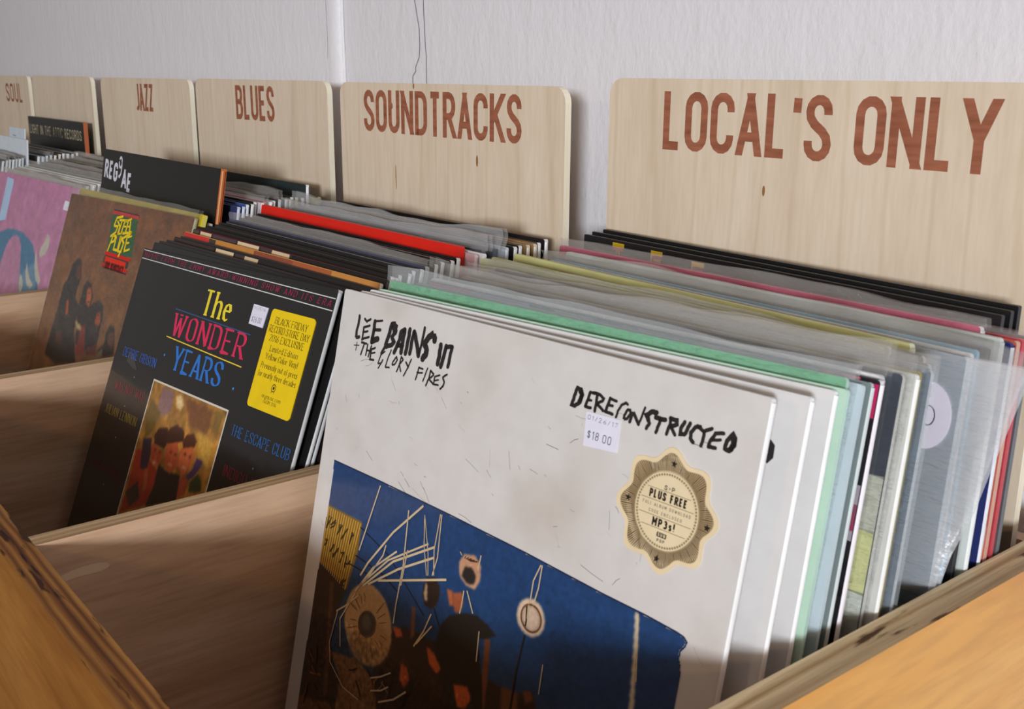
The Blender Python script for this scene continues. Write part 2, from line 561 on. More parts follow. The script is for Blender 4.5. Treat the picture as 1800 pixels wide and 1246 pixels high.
def text(string, a, b, h, width=None, t=.14, serif=False, gap=.17, italic=0, centre=False):
    """polygons of a line of lettering; (a, b) = left end of the baseline, h = cap height, t = stroke / cap height"""
    adv, pl = 0, []
    for ch in string:
        g = GL[ch]
        pl.append((adv, g))
        adv += g[0] + gap + (t * 1.15 if not serif else t * .6)
    tot = adv - gap - (t * .15 if not serif else 0)
    sx = (width / tot) if width else h
    if centre:
        a -= tot * sx / 2
    out = []

    def put(x, y):
        return (a + (x + t / 2) * sx + italic * y * h, b + y * h)
    for x0, (w, strokes, ser) in pl:
        for s in strokes:
            ins = [(x0 + x, t / 2 + y * (1 - t) if not serif else y) for x, y in s]
            if serif:
                wf = lambda d: h * t * (.14 + .95 * abs(d[1] * .96 - d[0] * .28))
            else:
                wf = t * h
            if serif:
                out += ribbon([put(*p) for p in ins], wf)
                continue
            # split at sharp corners, run the ends past the cap line and the baseline, then trim them flush
            runs, run = [], [ins[0]]
            for k in range(1, len(ins)):
                run.append(ins[k])
                if k < len(ins) - 1:
                    p, q = np.subtract(ins[k], ins[k - 1]), np.subtract(ins[k + 1], ins[k])
                    if p @ q < -.25 * np.hypot(*p) * np.hypot(*q):
                        runs.append(run)
                        run = [ins[k]]
            runs.append(run)
            for run in runs:
                run = list(run)
                for e, q in ((0, 1), (-1, -2)):
                    d = np.subtract(run[e], run[q])
                    y = run[e][1]
                    if (abs(y - t / 2) < 1e-6 and d[1] < -.2) or (abs(y - 1 + t / 2) < 1e-6 and d[1] > .2):
                        run[e] = tuple(np.add(run[e], d / np.hypot(*d) * t * 1.0))
                qs = ribbon([put(*p) for p in run], wf, False)
                out += qs if ch in "gpy$/'" else [c for c in (trim(q, b, b + h) for q in qs) if c]
        if serif:
            for sxp, syp in ser:
                c = put(x0 + sxp, syp)
                out += ribbon([(c[0] - .10 * sx, c[1]), (c[0] + .10 * sx, c[1])], h * t * .34)
    return out


def polys_bbox(ps):
    q = np.array([p for f in ps for p in f])
    return q.min(0), q.max(0)


def disc(a, b, r, n=20, r2=None):
    return [(a + r * math.cos(2 * math.pi * k / n), b + (r2 or r) * math.sin(2 * math.pi * k / n)) for k in range(n)]


class Face:
    """prints flat shapes on the front (-y) face of an object; the face's corner (0, top) is local (0, 0, H)"""

    def __init__(s, mb, H, m, lift=.00012):
        s.mb, s.H, s.m, s.k, s.lift = mb, H, m, 1, lift

    def layer(s):
        s.k += 1

    def fill(s, pts, col, m=None):
        y = -s.k * s.lift
        P = [(p[0], y, s.H + p[1]) for p in pts]
        # keep the face turned to the front
        ar = sum(P[i][0] * P[(i + 1) % len(P)][2] - P[(i + 1) % len(P)][0] * P[i][2] for i in range(len(P)))
        if ar < 0:
            P = P[::-1]
        s.mb.face(P, m or s.m, lin(col))

    def fills(s, polys, col, m=None):
        prev, n, k0 = None, 0, s.k      # each stroke a hair above the last, so crossing strokes never share a plane
        for p in polys:
            if prev is None or np.abs(np.array(p[0]) - np.array(prev[1])).max() > 1e-9:
                n = (n + 1) % 9
            s.k = k0 + n * .03
            s.fill(p, col, m)
            prev = p
        s.k = k0

    def paint(s, a0, b0, a1, b1, nx, nz, fn, m=None):
        aa, bb = np.linspace(a0, a1, nx), np.linspace(b0, b1, nz)
        A, B = np.meshgrid(aa, bb)
        C = np.array(fn(A, B), float) / 255
        C = np.where(C <= .04045, C / 12.92, ((C + .055) / 1.055) ** 2.4)
        P = np.stack([A, np.full_like(A, -s.k * s.lift), s.H + B], -1)
        s.mb.grid(P, C, m or s.m)


def inside(poly, A, B):
    P = np.array(poly)
    r = np.zeros(A.shape, bool)
    j = len(P) - 1
    for i in range(len(P)):
        (x0, y0), (x1, y1) = P[i], P[j]
        c = ((y0 > B) != (y1 > B)) & (A < (x1 - x0) * (B - y0) / (y1 - y0 + 1e-12) + x0)
        r ^= c
        j = i
    return r.astype(float)


def blur(m, n):
    for _ in range(n):
        p = np.pad(m, 1, mode='edge')
        m = (p[1:-1, 1:-1] * 4 + 2 * (p[:-2, 1:-1] + p[2:, 1:-1] + p[1:-1, :-2] + p[1:-1, 2:]) + p[:-2, :-2] + p[2:, 2:] + p[:-2, 2:] + p[2:, :-2]) / 16
    return m


class Canvas:
    def __init__(s, A, B, base, seed=1):
        s.A, s.B = A, B
        s.C = np.ones(A.shape + (3,)) * np.array(base, float)
        s.r = np.random.default_rng(seed)

    def put(s, poly, col, soft=1, op=1.0):
        m = blur(inside(poly, s.A, s.B), soft)[..., None] * op
        s.C = s.C * (1 - m) + np.array(col, float) * m

    def noise(s, amp, n, ax=(1, 1)):
        z = s.r.normal(size=s.A.shape)
        for _ in range(n):
            z = blur(z, 1)
        z /= z.std() + 1e-9
        s.C = s.C * (1 + amp * z[..., None])

    def out(s):
        return np.clip(s.C, 0, 255)


ART = {"dere":[[.00209,[[.2064,-.0191],[.2052,-.0235],[.2044,-.028],[.2066,-.0281],[.2097,-.0255],[.2103,-.0218],[.209,-.0194],[.2064,-.0191]]],[.00273,[[.2084,-.02],[.2101,-.0218],[.209,-.0256]]],[.00177,[[.2151,-.0194],[.2145,-.023],[.2134,-.0268]]],[.00145,[[.2151,-.0194],[.2183,-.0194]]],[.00129,[[.2143,-.0235],[.2167,-.0232]]],[.00161,[[.2134,-.0268],[.217,-.0268]]],[.00177,[[.2197,-.0192],[.22,-.0234],[.2199,-.0277]]],[.00161,[[.2172,-.0192],[.2215,-.0193],[.2242,-.0206],[.2235,-.022],[.2204,-.0239]]],[.00161,[[.2204,-.0238],[.2251,-.0264]]],[.00177,[[.2282,-.0195],[.2273,-.0233],[.2266,-.0264]]],[.00145,[[.2282,-.0195],[.2324,-.02]]],[.00145,[[.2276,-.023],[.2305,-.0227]]],[.00161,[[.2266,-.0264],[.2312,-.0267]]],[.00137,[[.2394,-.02],[.2381,-.0195],[.2357,-.0211],[.2341,-.0244],[.2336,-.0275]]],[.00145,[[.2398,-.0225],[.2384,-.0255],[.2385,-.0274],[.2405,-.0266],[.242,-.0236],[.2414,-.0223],[.2398,-.0225]]],[.00177,[[.2423,-.0277],[.2435,-.0227],[.2477,-.0276]]],[.00129,[[.2477,-.0276],[.2489,-.0235],[.2499,-.0191]]],[.00241,[[.257,-.0198],[.2541,-.0201],[.2514,-.0223],[.2529,-.0243]]],[.00177,[[.2529,-.0243],[.2539,-.0256],[.2526,-.0284]]],[.00225,[[.2569,-.0221],[.2625,-.0219]]],[.00177,[[.26,-.0219],[.2593,-.0251],[.2584,-.0288]]],[.00177,[[.2654,-.0203],[.2655,-.0236],[.2645,-.0281]]],[.00209,[[.2652,-.0205],[.2689,-.0206],[.2693,-.0224],[.2659,-.0245]]],[.00177,[[.2663,-.0244],[.2692,-.0273]]],[.00193,[[.2734,-.0203],[.2718,-.0235],[.272,-.0262],[.2743,-.0258],[.2754,-.0234],[.2764,-.0202]]],[.00193,[[.2821,-.0204],[.2796,-.0211],[.2776,-.0241],[.2779,-.0267],[.2797,-.0281]]],[.00177,[[.2806,-.0203],[.2844,-.022],[.2883,-.0197]]],[.00177,[[.2846,-.0218],[.2846,-.0248],[.2841,-.0285]]],[.00177,[[.2947,-.0203],[.2905,-.0213],[.2887,-.0247],[.2881,-.028]]],[.00145,[[.2893,-.0247],[.2937,-.0234]]],[.00177,[[.2881,-.028],[.2918,-.0276]]],[.00209,[[.2995,-.0194],[.297,-.0231],[.2967,-.0266],[.2989,-.027],[.3011,-.024],[.3009,-.0209],[.2995,-.0194]]],[.00322,[[.3,-.0204],[.3007,-.0236],[.2991,-.0266]]]],"lee":[[.0016,[[.0195,-.0143],[.0196,-.0187],[.0187,-.0235],[.0188,-.0281],[.0221,-.027]]],[.00135,[[.0252,-.0151],[.0277,-.0164],[.0312,-.0144]]],[.00135,[[.0312,-.0183],[.0255,-.0204],[.0255,-.0233],[.0254,-.0282]]],[.00123,[[.0259,-.0233],[.0299,-.022]]],[.00135,[[.0256,-.0278],[.032,-.0252]]],[.00123,[[.0352,-.0149],[.0429,-.0133]]],[.00209,[[.0358,-.0149],[.0359,-.021],[.0354,-.0279]]],[.00148,[[.0354,-.0201],[.0422,-.0191]]],[.00271,[[.0359,-.0271],[.0408,-.0249]]],[.00221,[[.0526,-.0139],[.0517,-.0187],[.0494,-.0271]]],[.00148,[[.0494,-.0271],[.0465,-.0327]]],[.0032,[[.0531,-.0142],[.0561,-.0149],[.0564,-.0178]]],[.00209,[[.0564,-.0178],[.0544,-.0212],[.057,-.0237],[.0555,-.0257],[.0503,-.0279]]],[.00209,[[.0655,-.0148],[.0622,-.0168],[.062,-.0212],[.0585,-.0298]]],[.00234,[[.0653,-.0149],[.0651,-.0207],[.065,-.0286]]],[.00209,[[.0602,-.0253],[.0656,-.0243]]],[.00221,[[.0701,-.0139],[.0699,-.0193],[.0691,-.0284]]],[.00209,[[.0741,-.0147],[.0733,-.0206],[.0731,-.0276]]],[.00234,[[.0744,-.0146],[.0786,-.0216],[.0812,-.0273]]],[.00148,[[.0832,-.0106],[.0827,-.0179],[.0816,-.0266]]],[.00283,[[.0934,-.0162],[.0919,-.0123],[.0881,-.015],[.085,-.0194],[.0878,-.0228],[.0877,-.0254],[.0854,-.0284]]],[.00234,[[.0994,-.0176],[.0995,-.0229],[.0991,-.0286]]],[.00209,[[.1041,-.0174],[.1034,-.0235],[.1021,-.0296]]],[.00184,[[.1094,-.0169],[.1086,-.0225],[.1081,-.0284]]],[.00184,[[.1039,-.0178],[.1094,-.0169]]],[.00055,[[.0182,-.0328],[.0233,-.0321]]],[.00055,[[.0208,-.0305],[.0207,-.0357]]],[.00123,[[.0255,-.0298],[.0305,-.0297]]],[.00111,[[.0284,-.03],[.0263,-.0373]]],[.00105,[[.0319,-.0299],[.0314,-.0367]]],[.00105,[[.0358,-.0301],[.0341,-.0372]]],[.00098,[[.0317,-.0336],[.0357,-.0333]]],[.00123,[[.0397,-.0305],[.0363,-.0321],[.0361,-.0383],[.0398,-.038]]],[.00098,[[.0364,-.0346],[.0401,-.0334]]],[.00086,[[.0498,-.0308],[.0463,-.0337],[.0446,-.0394],[.0478,-.0381],[.0488,-.036]]],[.00086,[[.0485,-.0373],[.0456,-.0419]]],[.00092,[[.0555,-.0289],[.0535,-.0343],[.0522,-.04],[.056,-.0394]]],[.00098,[[.0614,-.0318],[.0588,-.0353],[.0583,-.0374],[.0606,-.0367],[.0626,-.0335],[.0614,-.0318]]],[.00098,[[.066,-.0309],[.0653,-.0355],[.0635,-.0403]]],[.00098,[[.066,-.0309],[.0682,-.0324],[.0651,-.0356],[.0673,-.0394]]],[.00111,[[.0709,-.0332],[.0737,-.0358]]],[.00092,[[.0754,-.0306],[.0732,-.0363],[.0705,-.0414]]],[.00098,[[.0834,-.0337],[.0828,-.0373],[.0818,-.0413]]],[.00098,[[.0835,-.0338],[.087,-.034]]],[.00092,[[.0823,-.037],[.0871,-.0362]]],[.00086,[[.0912,-.0326],[.0886,-.0408]]],[.00105,[[.094,-.0334],[.0936,-.0379],[.0917,-.0427]]],[.00105,[[.094,-.0334],[.0974,-.0352],[.0937,-.0385],[.0979,-.0405]]],[.00098,[[.1024,-.0344],[.0984,-.0362],[.0983,-.0405],[.1024,-.0402]]],[.00086,[[.0985,-.0383],[.102,-.0373]]],[.00111,[[.1085,-.0328],[.1054,-.035],[.1071,-.0374],[.1066,-.0399],[.1045,-.0419]]]],"outline":[[.0153,-.1073],[.0649,-.1072],[.1288,-.108],[.1901,-.1094],[.2434,-.1117],[.2719,-.1123],[.2897,-.1133],[.2939,-.114],[.2959,-.1156],[.2953,-.1179],[.2932,-.1208],[.2934,-.1231],[.2954,-.1271],[.2958,-.1364],[.2958,-.147],[.2968,-.1709],[.0123,-.3364],[.0134,-.2741],[.0142,-.2003],[.0155,-.1362]],"pic":{"sign":[[.016,-.136],[.0526,-.1362],[.0524,-.1571],[.0464,-.1818],[.0375,-.1769],[.0148,-.1739]],"darkleft":[[.0137,-.1752],[.0375,-.1769],[.0482,-.178],[.0383,-.2046],[.0377,-.2248],[.052,-.2372],[.0539,-.2559],[.0155,-.2822],[.0151,-.2392]],"trunk":[[.0408,-.2236],[.0662,-.2181],[.0856,-.2228],[.0925,-.2385],[.0979,-.2522],[.0527,-.2734],[.0532,-.2366]],"crowd":[[.0839,-.2156],[.0949,-.1891],[.1053,-.1819],[.1147,-.1813],[.1328,-.1802],[.1435,-.1877],[.168,-.1832],[.1881,-.1831],[.1995,-.1823],[.2112,-.1758],[.2179,-.1891],[.0951,-.2615]],"coat":[[.1416,-.1617],[.1358,-.1694],[.1334,-.1829],[.1387,-.1956],[.1499,-.2056],[.1551,-.218],[.1797,-.2067],[.1754,-.1886],[.1662,-.1654],[.1733,-.1626],[.1794,-.1585],[.1716,-.1555],[.1626,-.1537],[.1531,-.1558]],"head":[[.1417,-.1485],[.1486,-.146],[.1508,-.1505],[.1502,-.157],[.1456,-.1583],[.1423,-.1537]],"head2":[[.1363,-.1486],[.1409,-.1476],[.1434,-.1554],[.1404,-.1566]],"mask":[[.1458,-.1251],[.1537,-.123],[.1597,-.1266],[.161,-.1346],[.1579,-.1407],[.1507,-.1412],[.1445,-.1376],[.1424,-.1304]],"maskdark":[[.1474,-.1316],[.1533,-.1302],[.1575,-.1338],[.1565,-.1391],[.1503,-.1396],[.1461,-.1371]],"oval":[[.1186,-.1479],[.1244,-.1456],[.1297,-.1487],[.1314,-.154],[.1298,-.1605],[.1256,-.1643],[.1201,-.1634],[.1169,-.1586],[.1166,-.1527]],"ovallight":[[.1179,-.1507],[.1199,-.1522],[.1219,-.1612],[.1197,-.161],[.1177,-.1575]],"disc":[[.0935,-.184],[.0955,-.1899],[.0959,-.1961],[.0948,-.2021],[.0922,-.2076],[.0883,-.2122],[.0833,-.2156],[.0775,-.2176],[.0713,-.218],[.0652,-.2167],[.0595,-.2138],[.0546,-.2094],[.051,-.204],[.049,-.1978],[.0485,-.1913],[.0498,-.185],[.0527,-.1794],[.0569,-.1748],[.0622,-.1715],[.0681,-.1698],[.0743,-.1698],[.0803,-.1714],[.0857,-.1744],[.0902,-.1787]],"discshade":[[.0952,-.1955],[.0959,-.1988],[.0953,-.2025],[.0935,-.2062],[.0907,-.2099],[.0868,-.2131],[.0823,-.2158],[.0774,-.2177],[.0724,-.2187],[.0677,-.2187],[.0636,-.2177],[.0604,-.2157],[.0583,-.2128],[.0576,-.2094],[.0582,-.2056],[.0602,-.2017],[.0633,-.198],[.0673,-.1947],[.0719,-.1921],[.0769,-.1903],[.0818,-.1895],[.0864,-.1897],[.0903,-.1908],[.0933,-.1928]],"hole":[[.0797,-.1906],[.0799,-.1926],[.0796,-.1946],[.0788,-.1966],[.0774,-.1984],[.0757,-.1998],[.0738,-.2009],[.0717,-.2014],[.0696,-.2014],[.0677,-.2009],[.0661,-.1999],[.0648,-.1984],[.0641,-.1966],[.0639,-.1946],[.0643,-.1926],[.0651,-.1906],[.0665,-.1888],[.0682,-.1873],[.0702,-.1863],[.0723,-.1858],[.0743,-.1858],[.0762,-.1863],[.0778,-.1874],[.079,-.1888]],"holein":[[.0753,-.1912],[.0754,-.1924],[.0753,-.1936],[.0748,-.1948],[.0741,-.1958],[.0732,-.1966],[.0721,-.1972],[.071,-.1975],[.0698,-.1975],[.0688,-.1971],[.0679,-.1965],[.0672,-.1956],[.0667,-.1945],[.0666,-.1933],[.0668,-.1921],[.0672,-.1909],[.0679,-.1899],[.0689,-.189],[.0699,-.1885],[.0711,-.1882],[.0722,-.1882],[.0733,-.1886],[.0742,-.1892],[.0749,-.1901]],"plate":[[.2098,-.1351],[.211,-.1374],[.2114,-.1398],[.2112,-.1423],[.2103,-.1446],[.2088,-.1466],[.2068,-.1482],[.2045,-.1493],[.2019,-.1497],[.1992,-.1495],[.1967,-.1487],[.1945,-.1472],[.1927,-.1453],[.1916,-.143],[.1911,-.1405],[.1914,-.1379],[.1923,-.1356],[.1938,-.1335],[.1959,-.132],[.1983,-.1309],[.2009,-.1306],[.2036,-.1308],[.206,-.1317],[.2082,-.1332]],"platering":[[.208,-.1368],[.2088,-.1384],[.2091,-.1401],[.209,-.1419],[.2084,-.1435],[.2073,-.145],[.2059,-.1461],[.2042,-.1469],[.2024,-.1471],[.2005,-.147],[.1987,-.1463],[.1972,-.1453],[.1959,-.1439],[.1951,-.1423],[.1948,-.1405],[.1949,-.1387],[.1955,-.137],[.1966,-.1356],[.1981,-.1344],[.1998,-.1337],[.2016,-.1335],[.2035,-.1337],[.2052,-.1343],[.2067,-.1354]],"platein":[[.2062,-.1377],[.2069,-.139],[.2072,-.1405],[.2071,-.1419],[.2066,-.1432],[.2058,-.1444],[.2047,-.1453],[.2034,-.1459],[.2019,-.1461],[.2004,-.1459],[.199,-.1454],[.1977,-.1445],[.1967,-.1433],[.196,-.142],[.1957,-.1405],[.1958,-.1391],[.1963,-.1377],[.1971,-.1366],[.1982,-.1357],[.1996,-.1351],[.2011,-.1349],[.2026,-.1351],[.204,-.1357],[.2052,-.1366]],"orange1":[[.1083,-.2038],[.1129,-.2034],[.1168,-.2094],[.1137,-.2162],[.1081,-.2131]],"orange2":[[.1272,-.1854],[.1344,-.187],[.1414,-.193],[.139,-.1969],[.1316,-.1941]],"orange3":[[.0953,-.1858],[.1024,-.1846],[.1056,-.188],[.1002,-.1908]],"orange4":[[.1533,-.1968],[.1642,-.1935],[.1686,-.1988],[.165,-.2059],[.159,-.2074]],"plank1":[[.1713,-.1626],[.1757,-.1623],[.1782,-.1832],[.1794,-.2011],[.177,-.2022],[.1736,-.1809]],"plank2":[[.1096,-.1681],[.1129,-.1683],[.1153,-.1841],[.1125,-.1868]],"figure2":[[.189,-.1827],[.1955,-.1813],[.2011,-.1809],[.2036,-.1956],[.1923,-.2009]],"sq":[[.2043,-.1782],[.2103,-.1762],[.2117,-.1797],[.2076,-.1842]],"post":[[.2651,-.1129],[.2674,-.113],[.27,-.1278],[.2742,-.1582],[.2714,-.1594],[.2685,-.1346]],"log":[[.0111,-.265],[.0507,-.2543],[.0632,-.2602],[.0141,-.2828]],"pole":[[.0293,-.1822],[.0332,-.1809],[.0429,-.2511],[.039,-.2528]]},"sticks":[[.00132,[[.059,-.1676],[.0645,-.1578],[.0836,-.1326],[.1066,-.1095]]],[.00113,[[.0593,-.174],[.0829,-.1499],[.1159,-.129]]],[.00132,[[.0629,-.1727],[.0876,-.1491],[.1216,-.129]]],[.00132,[[.0675,-.1702],[.0932,-.1518],[.1219,-.1352]]],[.00132,[[.0764,-.1647],[.1351,-.1434]]],[.00113,[[.0564,-.1783],[.0699,-.1591],[.0896,-.1422]]],[.00095,[[.0646,-.1689],[.0776,-.1486],[.0789,-.1419]]],[.00095,[[.0654,-.1094],[.0602,-.1299],[.0542,-.1533]]],[.00095,[[.0945,-.1158],[.0971,-.1481],[.0959,-.1732],[.0961,-.1839]]],[.00057,[[.1089,-.1141],[.1123,-.1309],[.1184,-.1468]]],[.00057,[[.1089,-.1141],[.1167,-.134],[.1196,-.1464]]],[.00076,[[.1221,-.1097],[.1214,-.1309],[.1242,-.1447]]],[.00076,[[.1232,-.1097],[.1251,-.1341],[.123,-.1452]]],[.00076,[[.099,-.1383],[.0976,-.1602]]],[.00095,[[.0595,-.1803],[.0487,-.1908],[.0406,-.1971]]],[.00095,[[.0567,-.1797],[.0455,-.2002],[.0496,-.2167]]],[.00076,[[.0419,-.1967],[.0382,-.218],[.0418,-.2298],[.0581,-.2395],[.0744,-.2405]]],[.00113,[[.0934,-.2337],[.1065,-.2263],[.1163,-.2173]]],[.00095,[[.0831,-.223],[.0921,-.2184],[.1006,-.2124]]],[.00095,[[.0849,-.2302],[.0941,-.2262],[.1003,-.2212]]],[.00076,[[.2027,-.1116],[.1994,-.121],[.1995,-.1318]]],[.00076,[[.2036,-.1115],[.2036,-.1235],[.2017,-.135]]],[.00076,[[.1988,-.132],[.1994,-.1413]]],[.00095,[[.1167,-.1896],[.1232,-.178],[.1272,-.1663]]],[.00095,[[.1185,-.1874],[.1292,-.1727]]],[.00076,[[.1503,-.1442],[.1503,-.1529],[.1497,-.1574]]],[.00076,[[.1527,-.1433],[.1599,-.1536]]],[.00057,[[.1425,-.1246],[.1444,-.1261]]],[.00076,[[.1591,-.1212],[.1585,-.1299]]],[.00057,[[.2151,-.1596],[.2156,-.1752]]],[.00057,[[.2674,-.113],[.2729,-.1439]]],[.00076,[[.1668,-.1609],[.1683,-.1774]]]],"darksticks":[[.00113,[[.1996,-.1501],[.1978,-.1707],[.1978,-.1911]]],[.00095,[[.1976,-.1352],[.1989,-.1429],[.1989,-.1456]]],[.00076,[[.0512,-.1575],[.0804,-.1601],[.0964,-.1653]]],[.00057,[[.0521,-.1395],[.0822,-.1471],[.1212,-.1697]]],[.00076,[[.1285,-.1625],[.1349,-.1704]]],[.00076,[[.0449,-.1645],[.0764,-.1647]]]],"tick":None,"wy":{"purple":[[.106,-.1076],[.1272,-.1082],[.1309,-.1226],[.1203,-.1307],[.1063,-.1254]],"glow":[[.1325,-.1107],[.1398,-.1081],[.1486,-.1144],[.1455,-.1196],[.1369,-.1179]],"brown":[[.1477,-.1088],[.1954,-.1092],[.1953,-.129],[.1669,-.1286]],"gold":[[.1786,-.1283],[.2056,-.131],[.2111,-.1524],[.1941,-.1468]],"hair1":[[.1135,-.1475],[.1181,-.14],[.1316,-.1364],[.1398,-.1415],[.1364,-.1527],[.1185,-.1534]],"hair2":[[.1342,-.1428],[.1364,-.1359],[.1461,-.1309],[.1594,-.1326],[.1642,-.1405],[.1391,-.1486]],"hair3":[[.1621,-.141],[.1655,-.1346],[.1759,-.1317],[.1832,-.1361],[.1819,-.142],[.1656,-.147]],"face1":[[.1144,-.1532],[.1244,-.1544],[.1349,-.1565],[.1359,-.1644],[.1287,-.1697],[.118,-.1653]],"face2":[[.138,-.1489],[.154,-.144],[.1609,-.1515],[.162,-.1614],[.1555,-.1692],[.1426,-.1627]],"face3":[[.1618,-.1467],[.1803,-.1413],[.1858,-.1466],[.1837,-.1571],[.1754,-.1653],[.1636,-.1599]],"red1":[[.0896,-.1638],[.1047,-.1614],[.1193,-.1673],[.1351,-.1715],[.1391,-.182],[.1359,-.1979],[.0907,-.2175],[.0925,-.1942]],"scarf1":[[.0966,-.1531],[.1109,-.1499],[.1167,-.1632],[.1168,-.1761],[.1043,-.1757],[.0999,-.1625]],"black":[[.1343,-.166],[.1485,-.1682],[.165,-.1663],[.1719,-.1656],[.1739,-.173],[.1761,-.1847],[.1304,-.2017],[.1352,-.1842]],"green":[[.091,-.2006],[.1073,-.1868],[.1174,-.1983],[.1049,-.2088]],"scarf2":[[.1809,-.1645],[.1884,-.157],[.1898,-.1473],[.2009,-.1485],[.1948,-.1598],[.1868,-.1663]],"red2":[[.1703,-.175],[.1762,-.1646],[.1868,-.1663],[.1863,-.1775],[.1719,-.1858]],"green2":[[.1894,-.1667],[.1983,-.1579],[.205,-.1616],[.2094,-.1691],[.1913,-.1739]],"arm":[[.1132,-.1747],[.119,-.1732],[.1251,-.1892],[.1195,-.193]],"foliage":[[.088,-.1352],[.0921,-.1199],[.1147,-.126],[.1097,-.1436],[.0994,-.1531]],"foliage2":[[.198,-.1097],[.2126,-.1077],[.2114,-.1253],[.2012,-.1233]],"glare":[[.0289,-.0912],[.0363,-.0915],[.0513,-.1035],[.0424,-.1036],[.0268,-.0993]]},"sp":{"f1":[[.0639,-.0709],[.0757,-.0717],[.0862,-.0893],[.0835,-.1014],[.0835,-.1131],[.1005,-.1221],[.1021,-.1479],[.1261,-.1795],[.0765,-.1906],[.0374,-.1862],[.0393,-.1588],[.0429,-.1281],[.043,-.1041],[.0502,-.0972],[.0538,-.0788]],"f2":[[.106,-.0903],[.1188,-.0935],[.1302,-.1061],[.1286,-.1149],[.1542,-.1165],[.1667,-.1229],[.1683,-.1504],[.1495,-.1651],[.1138,-.1603],[.0971,-.1227],[.0988,-.1079],[.0988,-.0963]],"f3":[[.1343,-.1126],[.1483,-.1069],[.1605,-.11],[.1667,-.1229],[.1652,-.1343],[.1652,-.1454],[.1335,-.1511],[.1237,-.1242]],"f4":[[.1883,-.1279],[.1993,-.1271],[.2089,-.1403],[.2141,-.1543],[.1775,-.1653],[.1729,-.1579],[.1866,-.1471],[.1836,-.1366]],"face1":[[.0679,-.08],[.0775,-.0773],[.085,-.0909],[.0792,-.0947],[.0696,-.0886]],"face2":[[.1097,-.0991],[.1188,-.0964],[.1263,-.1067],[.1254,-.1183],[.1155,-.1141]],"face3":[[.1495,-.1201],[.1585,-.118],[.1645,-.1288],[.1589,-.1354],[.1487,-.1301]],"face4":[[.1896,-.1356],[.2018,-.1328],[.2075,-.1433],[.2053,-.1505],[.1941,-.1457]],"arm":[[.0615,-.1193],[.0674,-.1177],[.0757,-.1334],[.0685,-.136]],"red":[[.118,-.138],[.1286,-.1377],[.1431,-.1663],[.1253,-.1725],[.1188,-.168]],"glove":[[.0988,-.1369],[.1147,-.1386],[.1221,-.1445],[.108,-.1455]],"knee":[[.0554,-.159],[.0678,-.1538],[.0782,-.1667],[.0581,-.1689]],"red2":[[.1455,-.1588],[.169,-.1517],[.1721,-.1622],[.1503,-.1663]],"shirt":[[.1744,-.1604],[.1836,-.1532],[.1904,-.1615],[.1752,-.1672]]},"spl":{"green":[[.1279,-.0139],[.1935,-.0146],[.1992,-.0535],[.1357,-.0542]],"r1":[[.1281,-.0091],[.1942,-.01],[.1947,-.0132],[.1282,-.0129]],"k1":[[.1297,-.0078],[.1938,-.0088],[.1939,-.0101],[.1282,-.0093]],"r2":[[.1348,-.0542],[.1991,-.0548],[.1988,-.0581],[.1332,-.0577]],"k2":[[.1341,-.0576],[.1961,-.0584],[.1963,-.0661],[.134,-.0665]],"r2b":[[.137,-.0593],[.1909,-.0598],[.1911,-.066],[.1372,-.0657]],"r3":[[.1313,-.0676],[.1987,-.0672],[.1971,-.0703],[.1316,-.0702]],"k3":[[.1343,-.0701],[.1972,-.0705],[.197,-.0725],[.1347,-.0714]]},"sply":[[.00272,[[.1558,-.0139],[.1422,-.0165],[.1394,-.0254],[.1492,-.0252],[.1477,-.0318],[.1375,-.0373]]],[.0023,[[.146,-.0199],[.1541,-.0244],[.1532,-.0319]]],[.00251,[[.1503,-.0181],[.1692,-.0171]]],[.00251,[[.1566,-.0181],[.1549,-.0332]]],[.00272,[[.1637,-.0182],[.1616,-.0311],[.1703,-.0309]]],[.00209,[[.1637,-.0182],[.1705,-.0179]]],[.00209,[[.1626,-.0239],[.1687,-.0237]]],[.00272,[[.172,-.0174],[.1716,-.03],[.18,-.0295]]],[.00251,[[.1693,-.0173],[.1782,-.0147]]],[.00209,[[.1703,-.0235],[.1769,-.0228]]],[.00272,[[.1769,-.0155],[.181,-.0283],[.186,-.0281]]],[.00272,[[.1439,-.0344],[.1387,-.0529]]],[.00272,[[.1379,-.0365],[.15,-.0356],[.149,-.0414],[.1407,-.0442]]],[.00272,[[.1524,-.0365],[.1524,-.05],[.1606,-.0502]]],[.00251,[[.1622,-.0351],[.1624,-.0503]]],[.00251,[[.1658,-.0351],[.1645,-.0508],[.1724,-.0506]]],[.00293,[[.1781,-.0323],[.167,-.0372],[.1736,-.0409],[.172,-.0485],[.1687,-.0554]]],[.00272,[[.186,-.0281],[.1789,-.0337],[.1793,-.0491]]],[.0023,[[.1793,-.0491],[.1908,-.0457]]],[.0023,[[.1787,-.0407],[.186,-.0392]]],[.00209,[[.1793,-.0344],[.1886,-.0319]]],[.00209,[[.1541,-.0333],[.1666,-.0305]]]]}

# ------------------------------------------------------------------ room
w = MB()
SX = -1.047
w.box((-6, .600, 0), (2.5, .75, 2.9), M_WALL)
wall = w.build('wall_back')
tag(wall, kind='structure')
